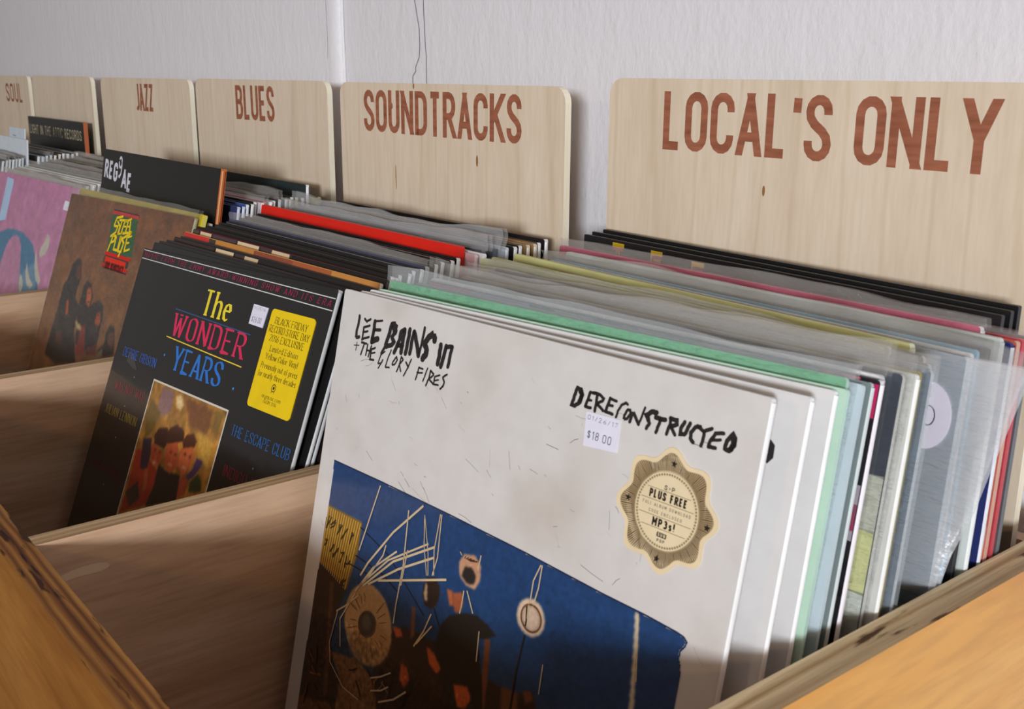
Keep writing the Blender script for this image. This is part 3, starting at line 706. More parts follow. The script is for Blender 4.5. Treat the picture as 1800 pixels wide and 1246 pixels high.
# the left stretch of plaster stands a little proud, its rounded lip facing the window
w = MB()
prof = [(-6, .5905)] + [(SX - .016 + .016 * math.sin(t), .5905 + .0095 * (1 - math.cos(t))) for t in np.linspace(0, math.pi / 2, 7)] + [(SX + .001, .5995)]
nzs = 60
P = np.zeros((nzs, len(prof), 3))
rg = random.Random(4)
for j in range(nzs):
    z = 2.9 * j / (nzs - 1)
    dx = .0016 * math.sin(z * 21) + .001 * math.sin(z * 67 + 1)
    for i, (x, y) in enumerate(prof):
        P[j, i] = (x + (dx if i else 0), y, z)
w.grid(P, None, M_WALL)
tag(w.build('trim_1', smooth=True), kind='structure')
w = MB()
for pts, wd in (([(-.908, .063), (-.9045, .05), (-.901, .037), (-.9005, .022), (-.902, .010), (-.9085, .001), (-.9085, -.003), (-.914, -.008), (-.915, -.03)], .0009),
                ([(-.893, .075), (-.8925, .05), (-.891, .021), (-.8895, .01), (-.890, -.011), (-.8895, -.03)], .0009), ([(-1.066, .06), (-1.0655, .03), (-1.067, .01)], .0004)):
    pts = [(pts[0][0] - .004, .5)] + pts
    for q in ribbon(pts, wd):
        w.face([(p[0], .5994 if pts[2][0] > -1 else .5902, ZS + p[1]) for p in q], M_CRACK)
tag(w.build('trim_2'), kind='structure')
w = MB()
w.box((-6, -3.4, -.1), (2.5, .75, 0), M_FLOOR)
tag(w.build('floor'), kind='structure')

# ------------------------------------------------------------------ the record bin
ZT = ZS - .257                # top of rails and partitions
ZE = ZS - .2400               # the end board stands a little higher
ZF = ZS - .4490               # floor the records stand on
PITCH = .3642
NB = 6
rack = bpy.data.objects.new('record_bin', None)
COL.objects.link(rack)
rack.location = (-1.2, .3, 0)
tag(rack, 'long varnished plywood record bin divided into compartments along the grey wall', 'record bin')


def rackpart(mb, name, label=None):
    o = mb.build(name)
    o.parent = rack
    o.matrix_parent_inverse = Matrix.Translation(rack.location).inverted()
    if label:
        o['label'] = label
    return o


XL = -.593 - PITCH * NB - .0145
m = MB()
m.box((XL, .1140, .12), (-.2203, .1315, ZT), M_RAIL_SHADED, top=M_PLY_RAIL)
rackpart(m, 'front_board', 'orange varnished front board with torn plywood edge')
m = MB()
m.box((-.2380, .1315, .12), (-.2203, .580, ZE), M_END, top=M_PLY_END)
rackpart(m, 'end_board', 'golden end board with splintered plywood edge')
m = MB()
m.box((XL, .1315, .12), (XL + .0145, .575, ZT), M_END)
rackpart(m, 'end_board')
m = MB()
m.box((XL + .0145, .570, .12), (-.238, .580, ZT), M_PLANK)
rackpart(m, 'back_board')
m = MB()
m.box((XL + .0145, .1315, ZF - .012), (-.238, .570, ZF), M_PLANK)
rackpart(m, 'bottom_board')
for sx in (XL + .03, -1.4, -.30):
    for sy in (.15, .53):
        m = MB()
        m.box((sx - .02, sy - .02, .0004), (sx + .02, sy + .02, .12 if sx != -1.4 else ZF - .012), M_RAIL_SHADED)
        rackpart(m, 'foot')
for k in range(NB):
    x0 = -.593 - PITCH * k
    m = MB()
    m.box((-.00725, .1315, ZF), (.00725, .570, ZT), M_PLANK, top=M_PLY_PART)
    if k == 0:   # a pale filled dent and a grey scrap of tape near the front rail
        f = MB()
    o = m.build('partition')
    o.parent = rack
    o.location = Vector((x0 - .00725, 0, 0)) - rack.location


# filled dent on the first partition's near face
def on_partition(y, z):
    return (.00745, y, ZS + z)


m = MB()
mk, ntk, bk = mat('pale_wood_filler', .7, .2)
bk.inputs['Base Color'].default_value = (*lin((226, 194, 160)), 1)
dn = [(0.1421, -0.2795), (0.1488, -0.2777), (0.1559, -0.277), (0.1633, -0.2771), (0.1684, -0.2783), (0.1705, -0.2804), (0.1693, -0.2818), (0.1653, -0.2828), (0.1595, -0.2828), (0.1525, -0.2824), (0.1441, -0.2833)]
m.face([on_partition(*p) for p in dn], mk)
o = m.build('filled_dent', rack)
o.location = Vector((-.593 - .00725, 0, 0)) - rack.location


# ------------------------------------------------------------------ genre boards
def rounded(w, h, r, n=6):
    return [(0, 0), (w, 0)] + [(w - r + r * math.cos(t), h - r + r * math.sin(t)) for t in np.linspace(0, math.pi / 2, n)] + [(r - r * math.sin(t), h - r + r * math.cos(t)) for t in np.linspace(0, math.pi / 2, n)]


def board(x0, y, ztop, wd, word, box, label, k, knots=()):
    """upright birch board; box = (a, b, h, width) of the burnt word below the top left corner"""
    m = MB()
    H = (ZS + ztop) - ZF
    T = .006
    pr = rounded(wd, H, .012)
    e = .0011
    prf = [(x + (e if x < wd * .5 else -e) * (1 if 0 else 0), z) for x, z in pr]
    n = len(pr)
    bm = BOARD_MATS[k % 3]
    m.face([(x, 0, z) for x, z in prf], bm)
    m.face([(x, T, z) for x, z in pr][::-1], bm)
    for i in range(n):
        a, b = pr[i], pr[(i + 1) % n]
        m.face([(a[0], 0, a[1]), (a[0], T, a[1]), (b[0], T, b[1]), (b[0], 0, b[1])], M_BIRCH_EDGE)
    f = Face(m, H, M_BURN)
    if word:
        a, b, h, wdt = box
        f.fills(text(word, a, b - h, h, wdt, t=.15, gap=.10), (150, 90, 70))
    for (a, b, ra, rb) in knots:
        f.fill(disc(a, b, ra, 12, rb), (150, 104, 62), M_KNOT)
    o = m.build('genre_board')
    o.location = (x0, y, ZF + .0004)
    o.rotation_euler = (math.radians(-.45), 0, 0)
    tag(o, label, 'divider board', 'wooden genre boards along the wall')
    return o


board(-.592, .5585, -.0074, .335, "LOCAL'S ONLY", (.056, -.0085, .040, .243), "wooden board burnt with LOCAL'S ONLY, the largest at the right", 0, [(.147, -.070, .0011, .0035)])
board(-.956, .5376, -.0138, .338, 'SOUNDTRACKS', (.0455, -.0065, .0385, .240), 'wooden board burnt with SOUNDTRACKS, with small knots', 1, [(.227, -.062, .0014, .005), (.095, -.0205, .0018, .0028), (.132, -.0022, .0012, .0025), (.1, -.085, .0007, .012)])
board(-1.3205, .5395, -.0133, .335, 'BLUES', (.117, -.0065, .0385, .098), 'wooden board burnt with BLUES', 2)
board(-1.6845, .541, -.0145, .341, 'JAZZ', (.146, -.0075, .0365, .066), 'wooden board burnt with JAZZ', 0)
board(-2.0485, .540, -.0138, .323, None, None, 'plain wooden board with no burnt word showing, behind a small black divider', 1)
board(-2.41, .540, -.0150, .336, 'SOUL', (.178, -.0135, .034, .112), 'wooden board burnt with SOUL at the far left edge', 2)


# ------------------------------------------------------------------ records
CW = .315


def pose_matrix(TL, TR, lean, H=CW):
    TL, TR = Vector(TL), Vector(TR)
    u = (TR - TL).normalized()
    nh = Vector((-u.y, u.x, 0)).normalized()
    c, s = math.cos(math.radians(lean)), math.sin(math.radians(lean))
    v = Vector((0, 0, 1)) * c + nh * s
    v = (v - u * u.dot(v)).normalized()
    n = v.cross(u)
    BL = TL - v * H + Vector((0, 0, ZS))
    return Matrix(((u.x, n.x, v.x, BL.x), (u.y, n.y, v.y, BL.y), (u.z, n.z, v.z, BL.z), (0, 0, 0, 1)))


def jacket(T, cover, edge, art=None, mt=None, W=CW, H=CW, r=.0016, back=None):
    m = MB()
    mt = mt or M_CARD
    pr = rounded(W, H, r, 3)
    # the jacket swells a little in the middle and pinches at its edges
    c, e = lin(cover), lin(edge)
    m.face([(x, 0, z) for x, z in pr], mt, c)
    m.face([(x, T, z) for x, z in pr][::-1], mt, lin(back) if back else c)
    n = len(pr)
    for i in range(n):
        a, b = pr[i], pr[(i + 1) % n]
        ca = e if (a[0] > W * .9 and b[0] > W * .9) else tuple(q * .9 for q in c)
        m.face([(a[0], 0, a[1]), (a[0], T, a[1]), (b[0], T, b[1]), (b[0], 0, b[1])], mt, ca)
    if art:
        art(Face(m, H, mt), m)
    return m


def spine(T, col, H=CW, W=CW, parent=None):
    """rounded strip that closes the jacket on its right"""
    m = MB()
    ts = np.linspace(-math.pi / 2, math.pi / 2, 5)
    P = np.zeros((4, 5, 3))
    for j, z in enumerate((.001, H * .3, H * .7, H - .002)):
        for i, t in enumerate(ts):
            P[j, i] = (W + .0011 * math.cos(t), T / 2 + T * .48 * math.sin(t), z)
    c = np.ones((4, 5, 3)) * np.array(lin(col))
    m.grid(P, c, M_CARD)
    return m.build('spine', parent, True)


def film(parent, T, rise, right=.004, left=.003, seed=0, mt=None, amp=.0016, crumple=0, W=CW, H=CW, down=.0, body=None):
    """loose clear outer sleeve: a front and a back sheet that stand above the jacket as a wavy lip"""
    rg = np.random.default_rng(seed)
    m = MB()
    nx, nz = 34, 26
    zs = np.concatenate([np.linspace(down, H, 14), H + rise * np.linspace(.12, 1, nz - 14)])
    xs = np.linspace(-left, W + right, nx)
    ph = rg.uniform(0, 6.28, 6)
    for side in (0, 1):
        P = np.zeros((nz, nx, 3))
        for j, z in enumerate(zs):
            up = max(0., (z - H) / max(rise, 1e-6))
            for i, x in enumerate(xs):
                fx = (x + left) / (W + left + right)
                lip = .78 + .14 * math.sin(fx * 5 + ph[0]) + .07 * math.sin(fx * 11 + ph[1]) + .04 * math.sin(fx * 31 + ph[2])
                y = (-.0004 if side == 0 else T + .0004)
                wv = amp * (math.sin(fx * 14 + ph[3] + up * 2) + .6 * math.sin(fx * 37 + ph[4] + up * 3))
                y += up * (wv + ((T * .45 + .0005) if side == 0 else -(T * .45 + .0005)) * (1 - abs(2 * fx - 1)) * .5)
                zz = z if up <= 0 else H + rise * up * max(.25, lip)
                xx = x if x <= W else W + (x - W) * (min(.0018, right) / right + (1 - min(.0018, right) / right) * min(1., max(0., (z - .207) / .108)))
                edge = max(0., (x - W) / max(right, 1e-6))
                if edge > 0:
                    sw = math.sin(zz * 90 + ph[5]) + .6 * math.sin(zz * 210 + ph[1])
                    y += edge * min(1., max(0., (z - .18) / .08)) * crumple * (sw + 1.0) * (.6 if side else .5)
                    xx += edge * min(1., max(0., (z - .22) / .06)) * crumple * .6 * math.sin(zz * 60 + ph[2])
                P[j, i] = (xx, y, zz)
        m.grid(P[:14], None, body or M_CLEAR)
        m.grid(P[13:], None, mt or M_FILM)
    return m.build('plastic_sleeve', parent, True)


def sticker(parent, name, pts, art, mt=None, lift=.0006, label=None, H=CW, col=(255, 255, 255)):
    m = MB()
    P = [(p[0], -lift, H + p[1]) for p in pts]
    ar = sum(P[i][0] * P[(i + 1) % len(P)][2] - P[(i + 1) % len(P)][0] * P[i][2] for i in range(len(P)))
    if ar < 0:
        P = P[::-1]
    m.face(P, mt or M_PAPER, lin(col))
    n = len(P)
    for i in range(n):
        a, b = P[i], P[(i + 1) % n]
        m.face([a, (a[0], -.00005, a[2]), (b[0], -.00005, b[2]), b], mt or M_PAPER, lin(col))
    f = Face(m, H, mt or M_PAPER, .00006)
    f.k = int(lift / .00006) + 1
    art(f)
    o = m.build(name, parent)
    if label:
        o['label'] = label
    return o


def rrect(a0, b0, a1, b1, r=.003, n=5):
    o = []
    for cx, cy, s in ((a1 - r, b1 - r, 0), (a0 + r, b1 - r, 90), (a0 + r, b0 + r, 180), (a1 - r, b0 + r, 270)):
        o += [(cx + r * math.cos(math.radians(s + 90 * k / n)), cy + r * math.sin(math.radians(s + 90 * k / n))) for k in range(n + 1)]
    return o


ORD = 'first second third fourth fifth sixth seventh eighth ninth tenth eleventh twelfth thirteenth fourteenth fifteenth sixteenth seventeenth eighteenth nineteenth twentieth'.split()
ORD += ['twenty-' + q for q in ORD[:9]] + ['thirtieth'] + ['thirty-' + q for q in ORD[:9]]


# ------- cover art
def art_white(f, m):
    """scuffed white cover with hand-lettered title and a framed yard photograph at the bottom"""
    rg = random.Random(11)
    W_ = lambda A, B: np.ones(A.shape + (3,)) * np.array((218, 214, 211))

    def fn(A, B):
        c = Canvas(A, B, (220, 215, 212), 3)
        g = blur(c.r.normal(size=A.shape), 14)
        g = g / g.std()
        c.C = c.C * (1 - .02 * np.clip(g, 0, 3)[..., None] * np.array([1, 1.3, 1.7]))
        return c.out()
    f.paint(.0008, -.3142, .3142, -.0008, 64, 64, fn)
    f.layer()
    for k in range(250):
        a, b = rg.uniform(.01, .305), rg.uniform(-.3, -.02)
        t = rg.gauss(-.5, .5)
        L = abs(rg.gauss(0, .007)) + .001
        q = [(a, b), (a + L * .5 * math.cos(t), b + L * .5 * math.sin(t) + rg.uniform(-.0008, .0008)), (a + L * math.cos(t), b + L * math.sin(t))]
        v = rg.choice([200, 190, 175, 165, 140])
        if k % 9 == 0:
            v = 130
        f.fills(ribbon(q, rg.uniform(.00012, .00036)), (v, v - 8, v - 16))
    f.layer()
    for wd, q in [(a * (1.02 if a < .0028 else .85), q) for a, q in ART['dere']] + [(a * (1.4 if a > .00135 else 1.15), q) for a, q in ART['lee']]:
        q2 = [q[0]]
        for p0, p1 in zip(q, q[1:]):
            for t in (.33, .66, 1):
                j = wd * .10 if t < 1 else 0
                q2.append((p0[0] + (p1[0] - p0[0]) * t + rg.uniform(-j, j), p0[1] + (p1[1] - p0[1]) * t + rg.uniform(-j, j)))
        f.fills(ribbon(q2, wd), (34, 30, 30))
        for e in (q2[0], q2[-1]):
            f.fill(disc(*e, wd * .5, 8), (34, 30, 30))
    # the photograph
    f.layer()
    pic = ART['pic']
    out = ART['outline']

    def sky(A, B):
        c = Canvas(A, B, (30, 66, 120), 5)
        t = np.clip((-.14 - B) / .12, 0, 1)[..., None]
        c.C = np.array((32, 66, 112.)) * (1 - t) + np.array((48, 62, 70.)) * t  # lower sky darkened: the shadow across it is painted into the print
        c.noise(.03, 3)
        dk = (50, 38, 28)
        c.put(pic['darkleft'], (58, 44, 32), 2)
        c.put(pic['sign'], (140, 104, 40), 1)
        c.put(pic['crowd'], (54, 40, 32), 3)
        c.put(pic['log'], (110, 78, 48), 2)
        c.put(pic['trunk'], (138, 96, 58), 1)
        c.put(pic['pole'], (96, 62, 40), 1)
        c.put(pic['disc'], (190, 150, 104), 1)
        c.put(pic['discshade'], (168, 124, 78), 6, .7)
        c.put(pic['hole'], (70, 62, 54), 1)
        c.put(pic['holein'], (110, 100, 90), 2, .6)
        c.put(pic['figure2'], (110, 70, 48), 2)
        c.put(pic['plank2'], (120, 76, 52), 1)
        c.put(pic['plank1'], (120, 70, 46), 1)
        c.put(pic['coat'], (40, 36, 32), 1)
        c.put(pic['head'], (170, 92, 62), 1)
        c.put(pic['head2'], (190, 104, 62), 1)
        c.put(pic['mask'], (200, 150, 118), 1)
        c.put(pic['maskdark'], (44, 40, 38), 1)
        c.put(pic['oval'], (48, 34, 28), 1)
        c.put(pic['ovallight'], (190, 160, 128), 1)
        for k in (1, 2, 3, 4):
            c.put(pic['orange%d' % k], (190, 90, 50), 1)
        c.put(pic['sq'], (120, 70, 50), 1)
        c.put(pic['plate'], (226, 196, 168), 1)
        c.put(pic['platering'], (196, 160, 132), 1)
        c.put(pic['platein'], (222, 196, 172), 1)
        c.put(pic['post'], (214, 196, 168), 1)
        g = c.r.normal(size=A.shape)
        g = blur(g, 2)
        c.C *= (1 + .10 * (g / g.std())[..., None] * (B < -.2)[..., None] * (A < .19)[..., None])
        c.noise(.02, 1)
        return c.out()
    # printed as a grid clipped to the panel
    a0, a1, b0, b1 = .0125, .2962, -.3140, -.1073
    nx, nz = 400, 292
    aa, bb = np.linspace(a0, a1, nx), np.linspace(b0, b1, nz)
    A, B = np.meshgrid(aa, bb)
    C = sky(A, B) / 255
    C = np.where(C <= .04045, C / 12.92, ((C + .055) / 1.055) ** 2.4)
    ok = inside(out, A, B) > .5
    sl = m.slot(f.m)
    i0 = len(m.v)
    y = -f.k * f.lift
    m.v.extend([(float(p), y, f.H + float(q)) for p, q in zip(A.ravel(), B.ravel())])
    for j in range(nz - 1):
        for i in range(nx - 1):
            if ok[j, i] and ok[j, i + 1] and ok[j + 1, i] and ok[j + 1, i + 1]:
                m.f.append((i0 + j * nx + i, i0 + j * nx + i + 1, i0 + (j + 1) * nx + i + 1, i0 + (j + 1) * nx + i))
                m.m.append(sl)
                m.c.append([tuple(C[j, i]), tuple(C[j, i + 1]), tuple(C[j + 1, i + 1]), tuple(C[j + 1, i])])
    f.layer()
    f.fills(ribbon(out[:12], .0007), (24, 44, 84))
    rg = random.Random(5)
    sg = pic['sign']
    for k in range(15):          # stripes of the hand-painted sheet
        t = (k + .5) / 15
        p = (sg[0][0] + (sg[1][0] - sg[0][0]) * t, sg[0][1] + (sg[1][1] - sg[0][1]) * t - .001)
        q = (sg[5][0] + (sg[3][0] - sg[5][0]) * t, sg[5][1] + (sg[3][1] - sg[5][1]) * t * 1.0)
        f.fills(ribbon([p, q], .0009), (206, 158, 66))
    f.layer()
    for row_ in range(5):        # brush lettering in rows, too loose to read
        for k in range(7):
            a = sg[5][0] + .004 + .0062 * k + rg.uniform(-.001, .001)
            b = sg[0][1] - .010 - .0150 * row_ - (a - sg[0][0]) * .12
            if not inside(sg, np.array([a + .002]), np.array([b]))[0]:
                continue
            th = [rg.uniform(0, 6.28) + 1.3 * q for q in range(5)]
            f.fills(ribbon([(a + .0026 * math.cos(q), b + .0042 * math.sin(q * 1.3)) for q in th], .0011), (58, 44, 24))
    f.layer()
    for k in range(150):         # twigs, rags and cut-outs in the crowded lower part
        a, b = rg.uniform(.018, .20), rg.uniform(-.312, -.225)
        t_ = rg.gauss(1.5, .7)
        L = rg.uniform(.003, .014)
        f.fills(ribbon([(a, b), (a + L * .5 * math.cos(t_) + .001, b + L * .5 * math.sin(t_)), (a + L * math.cos(t_), min(-.21, b + L * math.sin(t_)))], rg.uniform(.0004, .0014)),
                rg.choice([(30, 24, 20), (44, 32, 24), (120, 70, 42), (150, 84, 46), (70, 50, 36), (140, 116, 84), (24, 22, 22)]))
    d0 = np.array(pic['disc'])
    dc = d0.mean(0)
    for k in range(26):          # cracks and grain of the round wooden slice
        t_ = rg.uniform(0, 6.28)
        r0, r1 = rg.uniform(.45, .6), rg.uniform(.7, .95)
        e = d0[int(t_ / 6.283 * 24) % 24] - dc
        f.fills(ribbon([tuple(dc + e * r0), tuple(dc + e * (r0 + r1) / 2 + rg.uniform(-.001, .001)), tuple(dc + e * r1)], .0004), (126, 92, 58))
    for wd, q in ART['darksticks']:
        f.fills(ribbon(q, wd), (42, 34, 30))
    f.layer()
    for wd, q in ART['sticks']:
        f.fills(ribbon(q, wd), (216, 190, 150))
    f.fills(ribbon(pic['platering'] + pic['platering'][:1], .0010), (120, 88, 66))
    f.fills(ribbon(pic['hole'] + pic['hole'][:1], .0008), (96, 76, 56))
    for k in range(5):
        t = k / 5
        f.fills(ribbon([(pic['mask'][0][0] + .001 + .006 * t, pic['mask'][0][1] - .002), (pic['mask'][6][0] + .003 + .012 * t, pic['mask'][6][1] + .012)], .0006), (88, 50, 36))


def art_wonder(f, m):
    """black cover: striped band, three-line title, names and a snapshot of three friends"""
    bw_ = (226, 226, 226)
    f.fills(ribbon([(.001, -.0015), (.314, -.0065)], .0007), bw_)
    f.fills(ribbon([(.001, -.0090), (.314, -.0150)], .0007), bw_)
    band = text('MUSIC FROM THE EMMY AWARD-WINNING SHOW AND ITS ERA', 0, 0, .0042, .306, t=.15, serif=True, gap=.34, italic=.25)
    f.fills([[(p[0] + .004, p[1] - .0070 - p[0] * .0175) for p in q] for q in band], (190, 24, 84))
    f.fills(text('The', .1335, -.0418, .0196, .047, t=.19, serif=True, gap=.12), (250, 226, 40))
    f.fills(text('WONDER', .0925, -.0655, .0180, .122, t=.19, serif=True, gap=.16), (226, 28, 88))
    f.fills(text('YEARS', .1090, -.0915, .0182, .083, t=.19, serif=True, gap=.12), (30, 120, 214))
    f.fills(ribbon([(.0902, -.0438), (.2182, -.0466)], .0009), (36, 84, 132))
    f.fills(ribbon([(.0876, -.0678), (.2177, -.0714)], .0009), (250, 216, 60))
    for q in ((.093, -.083), (.2145, -.0885)):
        f.fill(disc(*q, .0011, 10), (60, 150, 220))
    names = [('DEBBIE GIBSON', .016, -.096, .066, (50, 96, 190)), ('WAS NOT WAS', .018, -.126, .06, (120, 26, 46)), ('JULIAN LENNON', .010, -.148, .066, (132, 110, 40)), ('VAN MORRISON', .012, -.196, .064, (92, 24, 40)),
             ('THE ESCAPE CLUB', .228, -.1205, .082, (34, 96, 170)), ('INDIGO GIRLS', .232, -.150, .07, (130, 30, 50))]
    for s, a, b, wd, c in names:
        f.fills(text(s, a, b, .0075, wd, t=.13, serif=True, gap=.16), c)
    for q in ((.050, -.110), (.047, -.136), (.046, -.164), (.270, -.136), (.048, -.205)):
        f.fill(disc(*q, .0007, 8), (150, 160, 170))
    f.fill(ART['wy']['glare'], (60, 56, 54))
    f.fill(rrect(.0862, -.2420, .2168, -.1045, .0006), (226, 216, 200))
    f.layer()
    wy = ART['wy']

    def fn(A, B):
        c = Canvas(A, B, (168, 116, 44), 8)
        c.noise(.10, 10)
        for k, col, s in [('foliage', (96, 76, 26), 3), ('foliage2', (130, 100, 40), 3), ('purple', (138, 104, 110), 3), ('glow', (236, 206, 150), 2), ('brown', (120, 72, 40), 5), ('gold', (206, 158, 66), 4)]:
            c.put(wy[k], col, s, .9)
        for k, col in [('red1', (164, 52, 26)), ('green', (60, 50, 26)), ('green2', (52, 66, 30)), ('scarf1', (52, 36, 62)), ('arm', (176, 92, 50)), ('red2', (170, 72, 36)), ('scarf2', (74, 50, 96)), ('black', (34, 26, 22)),
                       ('hair1', (52, 24, 16)), ('hair2', (60, 28, 18)), ('hair3', (78, 38, 22)), ('face1', (186, 78, 42)), ('face2', (194, 86, 48)), ('face3', (206, 104, 56))]:
            c.put(wy[k], col, 1)
        for k, hi in (('face1', .0), ('face2', .0), ('face3', .0)):      # brows, eyes and smiles
            P = np.array(wy[k])
            cx, cy = P.mean(0)
            for dx in (-.004, .0045):
                c.put(disc(cx + dx, cy + .0035, .0022, 10, .0012), (84, 34, 22), 1, .8)
            c.put(disc(cx, cy - .006, .0042, 12, .0012), (236, 196, 160), 1, .7)
            c.put(disc(cx + .0005, cy - .001, .0012, 10, .003), (220, 120, 70), 1, .5)
        c.noise(.03, 1)
        return c.out()
    f.paint(.0878, -.2400, .2152, -.1061, 128, 134, fn)


def art_brown(f, m):
    """brown cover with a green, yellow and red title block and four dark figures"""
    sp = ART['sp']

    def fn(A, B):
        c = Canvas(A, B, (136, 86, 42), 9)
        t = np.clip(-B / .2, 0, 1)[..., None]
        c.C = np.array((132, 80, 34.)) * (1 - t) + np.array((152, 106, 60.)) * t
        c.noise(.06, 18)
        c.noise(.02, 2)
        for k in ('f1', 'f2', 'f3', 'f4'):
            c.put(sp[k], (44, 34, 24), 1)
        for k, col in [('face1', (120, 58, 34)), ('face2', (226, 112, 54)), ('face3', (196, 92, 48)), ('face4', (120, 66, 40)), ('arm', (216, 92, 40)), ('red', (150, 36, 20)), ('red2', (110, 30, 18)), ('glove', (226, 196, 140)), ('knee', (110, 56, 34)), ('shirt', (150, 130, 96))]:
            c.put(sp[k], col, 1, .9)
        for k in ('face1', 'face2', 'face3', 'face4'):
            P = np.array(sp[k])
            cx, cy = P.mean(0)
            c.put(disc(cx - .002, cy + .004, .0022, 8, .0012), (60, 28, 18), 0, .8)
            c.put(disc(cx + .002, cy - .006, .0030, 8, .0012), (84, 34, 24), 0, .7)
        return c.out()
    f.paint(.0006, -.3144, .3144, -.0006, 200, 200, fn)
    f.layer()
    L = ART['spl']
    f.fill(L['green'], (20, 104, 44))
    f.layer()
    f.fill(L['k1'], (40, 14, 10))
    f.fill(L['r1'], (222, 34, 24))
    f.fill(L['k2'], (44, 14, 10))
    f.fill(L['k3'], (40, 14, 10))
    f.layer()
    f.fill(L['r2'], (222, 34, 24))
    f.fill(L['r3'], (222, 34, 24))
    f.fill(L['r2b'], (226, 52, 30))
    f.layer()
    for wd, q in ART['sply']:
        f.fills(ribbon(q, wd), (246, 212, 30))
        for e in (q[0], q[-1]):
            f.fill(disc(*e, wd * .48, 8), (246, 212, 30))
    p0, p1 = np.array(L['r2b'][0]), np.array(L['r2b'][1])
    f.fills(text('TRUE DEMOCRACY', p0[0] + .003, p1[1] - .0125, .008, p1[0] - p0[0] - .006, t=.16), (90, 16, 14))


def art_pink(f, m):
    """pink cover with a big blue rounded letter and cream leaf shapes"""
    def fn(A, B):
        c = Canvas(A, B, (226, 152, 196), 4)
        t = np.clip(-B / .3, 0, 1)[..., None]
        c.C = np.array((222, 146, 192.)) * (1 - t) + np.array((222, 168, 200.)) * t
        c.noise(.025, 12)
        blue, cream = (70, 144, 186), (226, 220, 206)
        o = [(.030, -.120), (.040, -.098), (.0548, -.083), (.0861, -.0745), (.120, -.0722), (.150, -.0735), (.1927, -.0839), (.2118, -.1003), (.232, -.122), (.2432, -.1367), (.25, -.20), (.178, -.20), (.1746, -.1474), (.1640, -.1184),
             (.1500, -.0905), (.138, -.0815), (.123, -.0785), (.106, -.0830), (.092, -.0967), (.084, -.120), (.078, -.150), (.030, -.150)]
        c.put(o, blue, 1)
        c.put([(.035, -.122), (.082, -.122), (.078, -.152), (.030, -.152)], (186, 176, 200), 3, .8)
        c.put([(.176, -.120), (.215, -.105), (.25, -.16), (.18, -.17)], (150, 182, 204), 4, .6)
        for q in ([(.236, -.0635), (.247, -.068), (.249, -.080), (.243, -.090), (.228, -.097), (.221, -.092), (.223, -.083), (.229, -.079), (.233, -.072)],
                  [(.207, -.088), (.216, -.097), (.230, -.112), (.246, -.124), (.243, -.130), (.228, -.126), (.214, -.110)],
                  [(.184, -.108), (.192, -.116), (.207, -.127), (.224, -.133), (.215, -.139), (.199, -.136), (.187, -.122)],
                  [(.168, -.126), (.178, -.128), (.188, -.138), (.186, -.148), (.178, -.150), (.171, -.138)]):
            c.put(q, cream, 1)
        return c.out()
    f.paint(.0006, -.3144, .3144, -.0006, 220, 220, fn)


def art_patch(cols, seed, n=26):
    """loose printed patches"""
    def art(f, m):
        rg = random.Random(seed)
        f.fills([rrect(.004, -.311, .311, -.004, .001)], cols[0])
        f.layer()
        for k in range(n):
            a, b = rg.uniform(.02, .30), rg.uniform(-.29, -.02)
            q = [(a + rg.uniform(.005, .03) * math.cos(t) * (1.6 if k % 2 else .8), b + rg.uniform(.006, .02) * math.sin(t)) for t in np.linspace(0, 6.28, 7)[:-1]]
            q = [(min(.312, max(.003, x)), min(-.003, max(-.312, y))) for x, y in q]
            f.fill(q, cols[1 + k % (len(cols) - 1)])
            f.k += .02
    return art


def art_topstrip(segs, h=.03):
    """printed panels along the top of a cover: (from, to, colour)"""
    def art(f, m):
        for a, b, c in segs:
            f.fill([(a * CW, -h), (b * CW, -h), (b * CW, -.0006), (a * CW, -.0006)], c)
    return art


def art_rightbands(cols, seed):
    """bands and blots down the right-hand side of a cover"""
    def art(f, m):
        rg = random.Random(seed)
        b = -.002
        k = 0
        while b > -.29:
            h = rg.uniform(.012, .034)
            s = rg.uniform(-.01, .012)
            f.fill([(.19, b), (.3145, b + (s if b < -.02 else 0)), (.3145, max(-.312, b - h + s)), (.19, max(-.312, b - h))], cols[k % len(cols)])
            b -= h
            k += 1
    return art


def art_rule(colr, at=-.006, w=.0014):
    def art(f, m):
        f.fills(ribbon([(.002, at), (.313, at)], w), colr)
    return art


# ------- building a row of records
GROUPS = ['records in the LOCAL\'S ONLY compartment', 'records in the SOUNDTRACKS compartment', 'records in the BLUES compartment', 'records in the JAZZ compartment', 'records in the compartment with the plain board', 'x']


def record(TL, TR, lean, T, cover, edge, label, group, art=None, mt=None, sp=None, W=CW, H=CW):
    m = jacket(T, cover, edge, art, mt, W, H)
    o = m.build('record_album')
    o.matrix_world = pose_matrix(TL, TR, lean, H)
    tag(o, label, 'record', group)
    if sp:
        spine(T, sp, H, W, o)
    return o


def zt(lean, roll=0):
    return -.4425 + CW * math.cos(math.radians(lean)) + .0004


